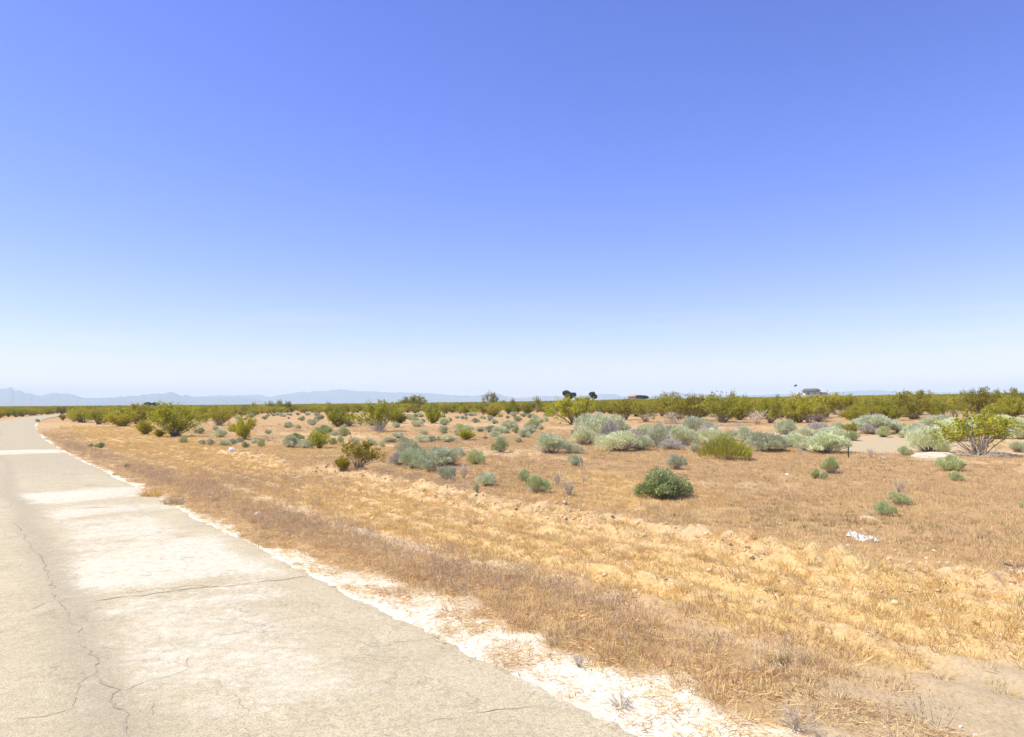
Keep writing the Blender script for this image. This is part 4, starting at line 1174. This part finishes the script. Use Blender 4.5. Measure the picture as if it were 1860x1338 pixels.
def lump(seed):
    import bmesh
    bm = bmesh.new(); bmesh.ops.create_icosphere(bm, subdivisions=2, radius=1)
    V = np.array([v.co[:] for v in bm.verts]); T = np.array([[v.index for v in f.verts] for f in bm.faces]); bm.free()
    k = .45 + 1.1 * fbm(V[:, 0] * 1.9 + seed * 7, V[:, 1] * 1.6 + V[:, 2] * 1.3, seed, 3)
    V = V * k[:, None] * np.array([1.15, .95, .72]); g = Geo(); g.add(V, T, np.clip(.5 + .3 * V[:, 2], 0, 1)); return g
GOLD = [tuft(500 + i, 26, .085, .075, .0065, .9).mesh('gold_tuft', M['straw']) for i in range(4)]
BROWN = [tuft(510 + i, 24, .095, .08, .0065, .7).mesh('brown_tuft', M['brown']) for i in range(4)]
GREENISH = [tuft(520 + i, 22, .09, .08, .009, .9).mesh('forb_tuft', M['greenish']) for i in range(3)]
WEED = [weed(530 + i, 11, .26, .10).mesh('weed', [M['weed'], M['seed']]) for i in range(4)]
LITTER = [litter(540 + i).mesh('litter', M['brown']) for i in range(3)]
CLOD = [lump(550 + i).mesh('clod', M['clod'], True) for i in range(4)]
PEBB = [lump(560 + i).mesh('pebble', M['white'], True) for i in range(2)]

def sample(a0, a1, d0, d1, dens, f, seed):
    g = np.random.default_rng(seed); n = int((a1 - a0) * (d1 - d0) * dens)
    a, d = g.uniform(a0, a1, n), g.uniform(d0, d1, n); x, y = from_ad(a, d)
    k = in_view(x, y)
    a, d, x, y = a[k], d[k], x[k], y[k]
    k = g.random(len(a)) < f(a, d, x, y)
    a, d, x, y = a[k], d[k], x[k], y[k]
    return x, y, g
def gold_f(a, d, x, y):
    zg, zw, zp, zr, _ = zones(x, y)
    clump = sstep(.38, .62, .5 * fbm(x / .35, y / .35, 95, 2) + .5 * fbm(a / 1.5, d / .26, 92, 3))
    return np.clip(zg * 1.1 * (.35 + .65 * clump) * (1 - zw) * (1 - .5 * zp) * (1 - .92 * sand_patch(x, y)), 0, 1)
def brown_f(a, d, x, y):
    zg, zw, zp, zr, _ = zones(x, y)
    clump = sstep(.36, .6, fbm(x / .6, y / .6, 96, 3))
    r = np.hypot(x, y)
    return np.clip((1 - zg * .82) * (1 - .86 * zw) * (1 - .75 * zp) * (1 - zr) * (.3 + .7 * clump) * (1 - .92 * sand_patch(x, y)), 0, 1)
nv = lambda g, x, k: g.integers(0, k, len(x))
x, y, g = sample(-6, 50, 1.2, 14, 190, gold_f, 601)
x2, y2, g2 = sample(50, 125, 1.2, 16, 22, lambda a, d, x, y: gold_f(a, d, x, y) * sstep(124, 70, a), 611)
x, y, sc_ = np.r_[x, x2], np.r_[y, y2], np.r_[g.uniform(.4, 1.25, len(x)), g2.uniform(1.1, 2.0, len(x2))]
stuff('gold_grass', x, y, H(x, y), sc_, nv(g, x, 4), GOLD, 'short golden dry grass on the graded verge')
x, y, g = sample(-8, 40, .7, 32, 95, lambda a, d, x, y: brown_f(a, d, x, y) * np.interp(np.hypot(x, y), [16, 40], [1, .5]), 602)
x2, y2, g2 = sample(-20, 110, 4, 75, 5, lambda a, d, x, y: brown_f(a, d, x, y) * (np.hypot(x, y) > 30) * sstep(100, 60, np.hypot(x, y)), 603)
x4, y4, g4 = sample(-2, 90, .04, 4.5, 42, lambda a, d, x, y: brown_f(a, d, x, y) * (1 - .7 * zones(x, y)[1]) * sstep(90, 50, a), 612)
xx, yy = np.r_[x, x2, x4], np.r_[y, y2, y4]
stuff('dry_grass', xx, yy, H(xx, yy), np.r_[g.uniform(.55, 1.35, len(x)), g2.uniform(1.0, 2.0, len(x2)), g4.uniform(.6, 1.3, len(x4))], np.random.default_rng(3).integers(0, 4, len(xx)), BROWN, 'reddish brown dry grass covering the plain')
x, y, g = sample(-6, 45, 3, 40, 14, lambda a, d, x, y: brown_f(a, d, x, y) * np.maximum(.3 * sstep(.5, .62, fbm(x / 4, y / 4, 97, 3)), np.exp(-(np.hypot(x - 6.3, y - 14.0) / 2.6) ** 2)), 604)
stuff('green_forbs', x, y, H(x, y), g.uniform(.6, 1.4, len(x)), nv(g, x, 3), GREENISH, 'low olive forbs mixed into the dry grass')
def weed_f(a, d, x, y):
    w0 = np.interp(a, [0, 5, 10, 14, 40], [1.3, 1.2, .75, .4, .35])
    band = sstep(w0 - .3, w0 + .25, d) * (1 - sstep(1.9, 2.5, d - np.clip(12 - a, -6, 0) * .12))
    return np.clip(band * sstep(.40, .56, fbm(a / 1.1, d / .7, 98, 3)) * (1 - .9 * sand_patch(x, y)), 0, 1)
x, y, g = sample(-2, 60, .3, 4.5, 34, lambda a, d, x, y: weed_f(a, d, x, y) * np.interp(a, [0, 9, 16, 60], [1, .9, .5, .3]), 605)
x2, y2, g2 = sample(9, 40, 1, 9, 9, lambda a, d, x, y: np.exp(-((a - 21) / 5) ** 2) * sstep(.45, .6, fbm(x / 1.4, y / 1.4, 99, 2)), 606)
x3, y3, g3 = sample(-4, 34, 6, 26, .8, lambda a, d, x, y: brown_f(a, d, x, y) * sstep(.5, .65, fbm(x / 3, y / 3, 90, 2)), 607)
xx, yy = np.r_[x, x2, x3], np.r_[y, y2, y3]
stuff('roadside_weeds', xx, yy, H(xx, yy), np.r_[g.uniform(.38, .95, len(x)), g2.uniform(.5, 1, len(x2)), g3.uniform(.5, 1, len(x3))], nv(g, xx, 4), WEED, 'grey brown dry weeds with dark seed heads along the shoulder')
x, y, g = sample(-2, 24, .0, 1.7, 125, lambda a, d, x, y: .15 + .85 * sstep(.5, .62, fbm(x / .25, y / .25, 94, 2)), 608)
stuff('straw_litter', x, y, H(x, y) + .006, g.uniform(.5, 1.3, len(x)), nv(g, x, 3), LITTER, 'dry straw and twigs strewn over the white sand shoulder', .05)
def clod_f(a, d, x, y):
    zg, zw, zp, zr, _ = zones(x, y)
    return np.clip((zp * (d > 4.0) + .06 * (d > 2.4)) * (1 - sand_patch(x, y)), 0, 1)
x, y, g = sample(-6, 46, 1.6, 9.5, 60, clod_f, 609)
s = g.uniform(0, 1, len(x)) ** 2.6 * .04 + .008
stuff('soil_clods', x, y, H(x, y) + s * .1, s, nv(g, x, 4), CLOD, 'pale clods of soil along the graded windrow', .4)
x, y, g = sample(-2, 22, -.05, 2.2, 16, lambda a, d, x, y: np.full(len(x), .8), 610)
s = g.uniform(0, 1, len(x)) ** 3 * .013 + .004
stuff('pebbles', x, y, H(x, y) + .002, s, nv(g, x, 2), PEBB, 'small pale pebbles on the road shoulder', .4)

# the far scrub, a mass of bushes out to the foot of the mountains
frng = np.random.default_rng(8)
fx = [p[0] for p in far]; fy = [p[1] for p in far]
n = 26000
az = frng.uniform(-.78, .78, n); rr = np.sqrt(frng.uniform(300 ** 2, 1500 ** 2, n))
x2, y2 = np.sin(az) * rr, np.cos(az) * rr
a2, d2 = to_ad(x2, y2)
k = ((d2 > 4) | (d2 < -road_w(a2) - 4)) & ((rr > 415) | (fbm(x2 / 30, y2 / 30, 84, 2) > .45)) & (frng.random(n) < np.interp(rr, [300, 420, 1500], [.15, .7, .45]))
fx = np.r_[fx, x2[k]]; fy = np.r_[fy, y2[k]]
LOW = [v[2] for v in LIB['creosote']][:4]
stuff('distant_scrub', fx, fy, H(fx, fy) - .02, frng.uniform(1.3, 2.2, len(fx)), frng.integers(0, 4, len(fx)), LOW, 'mass of olive creosote scrub reaching to the horizon', .02)

# ------------------------------------------------------------------ house, low building, flagpole, two trees far off
def facing(x, y): return math.atan2(y, x) - math.pi / 2          # local -Y looks back at the road
def far_z(px, py, y): d = px_ray(px, py); return CAM_Z + d[2] / d[1] * y
def hip_roof(w, d, h, z, over, ridge, m=0, tint=.5):
    g = Geo(); W_, D_ = w / 2 + over, d / 2 + over
    V = [(-W_, -D_, z), (W_, -D_, z), (W_, D_, z), (-W_, D_, z), (-ridge, 0, z + h), (ridge, 0, z + h), (-W_, -D_, z - .25), (W_, -D_, z - .25), (W_, D_, z - .25), (-W_, D_, z - .25)]
    T = [(0, 1, 5), (0, 5, 4), (2, 3, 4), (2, 4, 5), (1, 2, 5), (3, 0, 4), (6, 8, 7), (6, 9, 8)]
    for a, b in ((0, 1), (1, 2), (2, 3), (3, 0)): T += [(a + 6, b + 6, b), (a + 6, b, a)]
    g.add(V, T); return g
T_H = 485
hx, hy = at_dist(1474, T_H)
hz = float(H(hx, hy))
rz = facing(hx, hy) + .16
house = tag(empty('house', (hx, hy, hz - .05), rz), 'cream house with a dark hip roof on the horizon', 'house')
top_z = far_z(1474, 704.3, hy) - hz + .05
eave = far_z(1474, 708.6, hy) - hz + .05
g_ = Geo(); g_.box((0, 0, (eave - .3) / 2), (5.2, 4.0, (eave - .3) / 2)); link('wall', g_.mesh('house_wall', M['wall']), house)
link('roof', hip_roof(10.4, 8.0, top_z - eave, eave - .05, .75, 4.6).mesh('house_roof', M['roof']), house)
for sx in (-2.6, 1.6):
    g_ = Geo(); g_.box((sx, -4.03, eave - 2.0), (.75, .05, .6)); wf = link('window', g_.mesh('window_frame', M['trim']), house)
    g_ = Geo(); g_.box((sx, -4.085, eave - 2.0), (.63, .01, .48)); link('pane', g_.mesh('window_pane', M['dark']), wf)
g_ = Geo(); g_.box((-.4, -4.03, 1.1), (.5, .05, 1.05)); link('door', g_.mesh('house_door', M['roof_brown']), house)
g_ = Geo(); g_.box((7.9, .4, (eave - 2.0) / 2), (2.6, 3.2, (eave - 2.0) / 2)); an = link('annex_wall', g_.mesh('annex_wall', M['wall']), house)
rf = hip_roof(5.2, 6.4, .9, eave - 1.8, .3, 1.6).mesh('annex_roof', M['roof_brown']); o = link('annex_roof', rf, an); o.location = (7.9, .4, 0)

lx, ly = at_dist(1152, 420)
lz = float(H(lx, ly))
low = tag(empty('low_building', (lx, ly, lz - .05), facing(lx, ly) - .2), 'low building with an orange roof on the skyline right of the dark trees', 'building')
e2 = far_z(1152, 718.5, ly) - lz; t2 = far_z(1152, 715.2, ly) - lz
g_ = Geo(); g_.box((0, 0, (e2 - .3) / 2), (3.0, 2.4, (e2 - .3) / 2)); link('wall', g_.mesh('low_wall', M['wall']), low)
link('roof', hip_roof(6.0, 4.8, max(.8, t2 - e2), e2, .5, 1.9).mesh('low_roof', M['roof_orange']), low)

fx_, fy_ = at_dist(1443.5, T_H - 15)
fz = float(H(fx_, fy_)); ftop = far_z(1443.5, 697.5, fy_) - fz
pole = tag(empty('flagpole', (fx_, fy_, fz - .05), facing(fx_, fy_)), 'thin pole with a small dark flag left of the distant house', 'flagpole')
g_ = Geo(); g_.tube(np.array([(0, 0, 0), (0, 0, ftop)]), [.07, .04], 8); link('pole', g_.mesh('flag_pole', M['metal']), pole)
u, v = np.meshgrid(np.linspace(0, 1, 9), np.linspace(0, 1, 5), indexing='ij')
FV = np.c_[(.05 + 1.7 * u).ravel(), (.14 * np.sin(u * 7 + v)).ravel(), (ftop - .1 - 1.25 * v + .35 * u).ravel()]
ii = np.arange(45).reshape(9, 5)
q = np.stack([ii[:-1, :-1], ii[1:, :-1], ii[1:, 1:], ii[:-1, 1:]], -1).reshape(-1, 4)
fm = mesh_from('flag_cloth', FV, q, M['flag'], smooth=True)
link('flag', fm, pole)

def far_tree(px, t, lobes, label):
    x, y = at_dist(px, t); z = float(H(x, y))
    root = tag(empty('tree', (x, y, z - .05), facing(x, y)), label, 'tree')
    g = np.random.default_rng(int(px)); cr, tr = Geo(), Geo()
    for (cx, cyp, rx, rzp) in lobes:
        X = (cx - px) * t / F; Z = far_z(cx, cyp, y) - z; R = rx * t / F; RZ = rzp * t / F
        n = 1500
        dv = rand_dirs(n, g); rad = g.uniform(.55, 1.0, n) ** .6 * (.8 + .4 * vnoise(dv[:, 0] * 2.5 + cx, dv[:, 1] * 2.5 + dv[:, 2] * 2, 3))
        C = np.array([X, 0, Z]) + dv * np.array([R, R, RZ]) * rad[:, None]
        cr.add(*leaves(C, rand_dirs(n, g), .5, .28, g, g.uniform(0, 1, n)))
        tr.tube(np.array([(0, 0, 0), (X * .4, 0, Z * .45), (X, 0, Z)]), [.28, .2, .08], 6)
        for k in range(5):
            e = np.array([X, 0, Z]) + rand_dirs(1, g)[0] * np.array([R, R, RZ]) * .8
            tr.tube(np.array([(X * .5, 0, Z * .6), e]), [.12, .03], 4)
    link('crown', cr.mesh('tree_crown', M['tree']), root); link('trunk', tr.mesh('tree_trunk', M['bark']), root)
far_tree(1034, 300, ((1029, 713, 6.5, 5.0), (1040, 716, 7.0, 4.8), (1034, 719, 7.5, 4.0)), 'dark two lobed tree on the skyline, left one of two')
far_tree(1077, 300, ((1076, 715, 6.0, 4.6), (1080, 718.5, 5.0, 4.0)), 'dark round tree on the skyline, right one of two')
far_tree(1168, 400, ((1163, 719.5, 8, 3.2), (1171, 720, 7, 3.0)), 'low olive tree hiding the right end of the orange roof')
far_tree(277, 420, ((270, 732, 6, 3.0), (282, 732.5, 7, 3.0)), 'dark low tree against the foot of the blue mountains at the left')

# ------------------------------------------------------------------ fence post, slab, stones, litter, branch, stalk, mound
x, y, t = at_px(1541.5, 831)
z = float(H(x, y)); hp = 25 * t / F
post = tag(empty('fence_post', (x, y, z - .06), .3), 'dark green metal post standing in the dry grass', 'post')
g_ = Geo(); g_.box((0, 0, hp / 2), (.030, .006, hp / 2)); g_.box((0, .024, hp / 2), (.005, .018, hp / 2)); link('rail', g_.mesh('post_rail', M['post']), post)
g_ = Geo()
for k in range(7): g_.box((0, -.010, .12 + k * (hp - .2) / 7), (.012, .0045, .012))
link('stud_row', g_.mesh('post_studs', M['post']), post)

import bmesh
def slab_obj():
    P = [at_px(px, py)[:2] for px, py in ((1653, 829), (1668, 832), (1700, 832.5), (1730, 831), (1738, 826), (1722, 822.5), (1690, 822), (1664, 824))]
    c = np.mean(P, 0); z = float(H(*c))
    bm = bmesh.new()
    n = len(P); fine = []
    for i in range(n):
        a, b = np.array(P[i]), np.array(P[(i + 1) % n])
        for k in range(5):
            p = a + (b - a) * k / 5 - c
            p = p * (1 + (float(vnoise(p[0] * 4, p[1] * 4, 3)) - .5) * .05); fine.append(p)
    vs = [bm.verts.new((p[0], p[1], .07)) for p in fine]
    f = bm.faces.new(vs)
    if f.calc_area() and f.normal.z < 0: f.normal_flip()
    r = bmesh.ops.extrude_face_region(bm, geom=[f])
    for v in r['geom']:
        if isinstance(v, bmesh.types.BMVert): v.co.z -= .17
    bmesh.ops.recalc_face_normals(bm, faces=bm.faces)
    bmesh.ops.bevel(bm, geom=[e for e in bm.edges if all(abs(v.co.z - .07) < 1e-4 for v in e.verts)], offset=.015, segments=2, affect='EDGES')
    me = bpy.data.meshes.new('slab'); bm.to_mesh(me); bm.free(); me.materials.append(M['concrete'])
    tag(link('concrete_slab', me, None, (c[0], c[1], z)), 'flat whitish slab on the ground left of the broad open creosote', 'slab')
slab_obj()

def stone(px, py, w, h, seed, name, label, cat, mat):
    x, y, t = at_px(px, py); m_px = t / F
    g_ = lump(seed); V, T, tt, mm = g_.get()
    V = V / np.array([V[:, 0].max() - V[:, 0].min(), V[:, 1].max() - V[:, 1].min(), V[:, 2].max()]) * np.array([w * m_px, w * m_px * .8, h * m_px])
    me = mesh_from(name, V, T, M[mat], None, tt)
    o = link(name, me, None, (x, y, float(H(x, y)) - .02)); o.rotation_euler = (0, 0, .4 * seed)
    return tag(o, label, cat)
stone(422, 819, 12, 9, 701, 'white_boulder', 'white boulder on the left verge', 'boulder', 'white')
stone(470, 934, 15, 8, 702, 'pale_stone', 'pale grey stone in the weeds beside the road', 'stone', 'white')
stone(456, 931, 8, 5, 703, 'pale_stone', 'small stone left of the pale grey stone by the road', 'stone', 'white')
stone(1137, 1026, 7, 5, 704, 'white_pebble', 'single white pebble on the golden grass', 'stone', 'white')
stone(1430, 861, 9, 4, 705, 'white_pebble', 'white speck of stone in the grass left of the small shrub', 'stone', 'white')

def mound(px, py, w, h, seed, label):
    x, y, t = at_px(px, py); m_px = t / F
    n = 22; th = np.linspace(0, 2 * np.pi, 28, endpoint=False); rr_ = np.linspace(0, 1, 9)
    V = [(0, 0, 1)]; T = []
    for i, r in enumerate(rr_[1:]):
        for t_ in th: V.append((math.cos(t_) * r, math.sin(t_) * r, (1 - r * r) ** 1.5))
    m_ = len(th)
    for j in range(m_): T.append((0, 1 + j, 1 + (j + 1) % m_))
    for i in range(len(rr_) - 2):
        for j in range(m_):
            a, b = 1 + i * m_ + j, 1 + i * m_ + (j + 1) % m_; c, d = b + m_, a + m_
            T += [(a, d, c), (a, c, b)]
    V = np.array(V); V[:, 2] *= .7 + .7 * fbm(V[:, 0] * 3, V[:, 1] * 3, seed, 4)
    V = V * np.array([w * m_px / 2, w * m_px * .4, h * m_px * 1.05]); V[:, 2] -= .03
    o = link('soil_mound', mesh_from('soil_mound', V, np.array(T), M['clod'], None, np.full(len(V), .8), True), None, (x, y, float(H(x, y))))
    tag(o, label, 'soil mound')
mound(1576, 944, 54, 9, 711, 'tan mound of bare soil above the white crumpled litter')

def crumple(px0, py0, px1, py1, label):
    x0, y0, t = at_px(px0, py0); x1, y1, _ = at_px(px1, py1)
    c = ((x0 + x1) / 2, (y0 + y1) / 2); L = math.hypot(x1 - x0, y1 - y0)
    nu, nv_ = 64, 20
    u, v = np.meshgrid(np.linspace(-.5, .5, nu), np.linspace(-.5, .5, nv_), indexing='ij')
    X = u * L + (fbm(u * 20, v * 9, 731, 2) - .5) * .05
    Y = v * (.10 + .42 * fbm(u * 7, u * 0, 722, 3) * (1 - (2 * np.abs(u)) ** 4)) + (fbm(u * 5, u * 0, 723, 3) - .5) * .28
    Z = .012 + .17 * np.abs(fbm(u * 15, v * 6, 724, 4) - .5) * 2 * (1 - (2 * np.abs(v)) ** 4)
    ii = np.arange(nu * nv_).reshape(nu, nv_)
    q = np.stack([ii[:-1, :-1], ii[1:, :-1], ii[1:, 1:], ii[:-1, 1:]], -1).reshape(-1, 4)
    um, vm = (u[:-1, :-1] + .5 / nu).ravel(), v[:-1, :-1].ravel()
    q = q[fbm(um * 16 + 3, vm * 7, 726, 3) > .43]                     # torn through in places
    o = link('crumpled_sheet', mesh_from('crumpled_sheet', np.c_[X.ravel(), Y.ravel(), Z.ravel()], q, M['sheet']), None, (c[0], c[1], float(H(*c))))
    sm = o.modifiers.new('thick', 'SOLIDIFY'); sm.thickness = .004
    o.rotation_euler = (0, 0, math.atan2(y1 - y0, x1 - x0)); tag(o, label, 'litter')
crumple(1540, 971, 1592, 984, 'torn white crumpled sheet lying in the dry grass')

def stalk():
    x, y, t = at_px(1055, 921); z = float(H(x, y)); m_px = t / F
    root = tag(empty('dead_stalk', (x, y, z - .02), facing(x, y)), 'tall thin pale dead stalk with a few broken side twigs', 'dead plant')
    def P(px, py, dy=0): return ((px - 1055) * m_px, dy, (921 - py) * m_px)
    g_ = Geo(); g_.tube(np.array([P(1055, 921), P(1058, 900), P(1060, 880), P(1059, 862), P(1057, 850), P(1053, 829)]), [.011, .010, .009, .010, .009, .004], 6, .4)
    link('stem', g_.mesh('stalk_stem', M['dead_pale']), root)
    for pts_ in ([P(1061, 872), P(1064, 866, .05), P(1070, 861, .08)], [P(1058, 852), P(1062, 840, -.05), P(1061, 828, -.08)], [P(1060, 875), P(1066, 850, .04), P(1074, 846, .1)]):
        g_ = Geo(); g_.tube(np.array(pts_), [.008, .007, .003], 5, .7); link('twig', g_.mesh('stalk_twig', M['dead_pale']), root)
    for pts_ in ([P(1021, 897), P(1023, 880, .1), P(1026, 860, .12), P(1036, 845, .14)], [P(1030, 860, .1), P(1034, 867, .05), P(1039, 873, 0)], [P(1015, 858, .1), P(1016, 850, .1)]):
        pass
    for k, pts_ in enumerate(([P(1030, 921, .1), P(1023, 890, .1), P(1026, 860, .12), P(1036, 842, .14)], [P(1030, 921, .1), P(1033, 890, .06), P(1031, 860, .05)], [P(1030, 921, .1), P(1020, 880, .0), P(1016, 850, .02)])):
        g_ = Geo(); g_.tube(np.array(pts_), np.linspace(.008, .003, len(pts_)), 5, .4); link('side_stem', g_.mesh('stalk_side_stem', M['dead_pale']), root)
stalk()
def stick(px0, py0, px1, py1, r, label, mat='dead_pale', lift=.0):
    x0, y0, t = at_px(px0, py0); k = t / F
    dx, dz = (px1 - px0) * k, (py0 - py1) * k
    g_ = Geo(); g_.tube(np.array([(0, 0, 0), (dx * .5, .03, dz * .5), (dx, .06, dz)]), [r, r * .8, r * .5], 6, .7)
    o = link('dry_stick', g_.mesh('dry_stick', M[mat]), None, (x0, y0, float(H(x0, y0)) + lift)); tag(o, label, 'stick')
stick(1252, 886, 1243, 868, .012, 'pale stick leaning on the right side of the dense dark green bush')
def branch():
    x, y, t = at_px(1850, 1032); k = t / F; g_ = Geo()
    pts_ = [((-34 + i * 12) * k, .02 * math.sin(i * 2), (.04 + .05 * math.sin(i * 1.1 + .4) ** 2)) for i in range(6)]
    g_.tube(np.array(pts_), np.linspace(.010, .022, 6), 6, .2)
    for (i, e) in ((1, (-30, -.1, 5)), (2, (-4, .1, 6)), (3, (14, -.2, 5)), (4, (24, .1, 7))):
        p = np.array(pts_[i]); q_ = np.array([e[0] * k, e[1], e[2] * k]); g_.tube(np.array([p, (p + q_) / 2 + [0, 0, .02], q_]), [.010, .007, .003], 5, .3)
    tag(link('fallen_branch', g_.mesh('fallen_branch', M['branch']), None, (x, y, float(H(x, y)) - .02)), 'dark fallen branch at the right edge by the windrow', 'branch')
branch()
# tufts big enough to point at beside the road
def clump_thing(px, py, w, h, seed, mat, label):
    x, y, t = at_px(px, py); k = t / F; g_ = Geo()
    g = np.random.default_rng(seed)
    for i in range(9):
        q = tuft(seed + i, 46, 1.0, .28, .035, .8); V, T, tt, mm = q.get()
        V = V * np.array([.9, .9, g.uniform(.7, 1.05)]) + np.array([g.uniform(-.72, .72), g.uniform(-.6, .6), 0]); g_.add(V, T, tt)
    o = link('grass_clump', g_.mesh('grass_clump', M[mat]), None, (x, y, float(H(x, y)) - .01))
    o.scale = (w * k / 2, w * k / 2.6, h * k); tag(o, label, 'grass')
clump_thing(275, 900, 46, 22, 801, 'straw', 'golden brown grass clump at the edge of the road')
clump_thing(318, 915, 40, 20, 820, 'weed', 'greyish grass clump next to the golden one at the road edge')
clump_thing(232, 848, 12, 10, 840, 'greenish', 'small green grass clump on the verge above the road edge')
clump_thing(1415, 1208, 34, 26, 860, 'greenish', 'olive grass clump in the verge near the sandy patch')
clump_thing(1470, 1205, 30, 24, 880, 'straw', 'straw grass clump right of the olive one near the sandy patch')
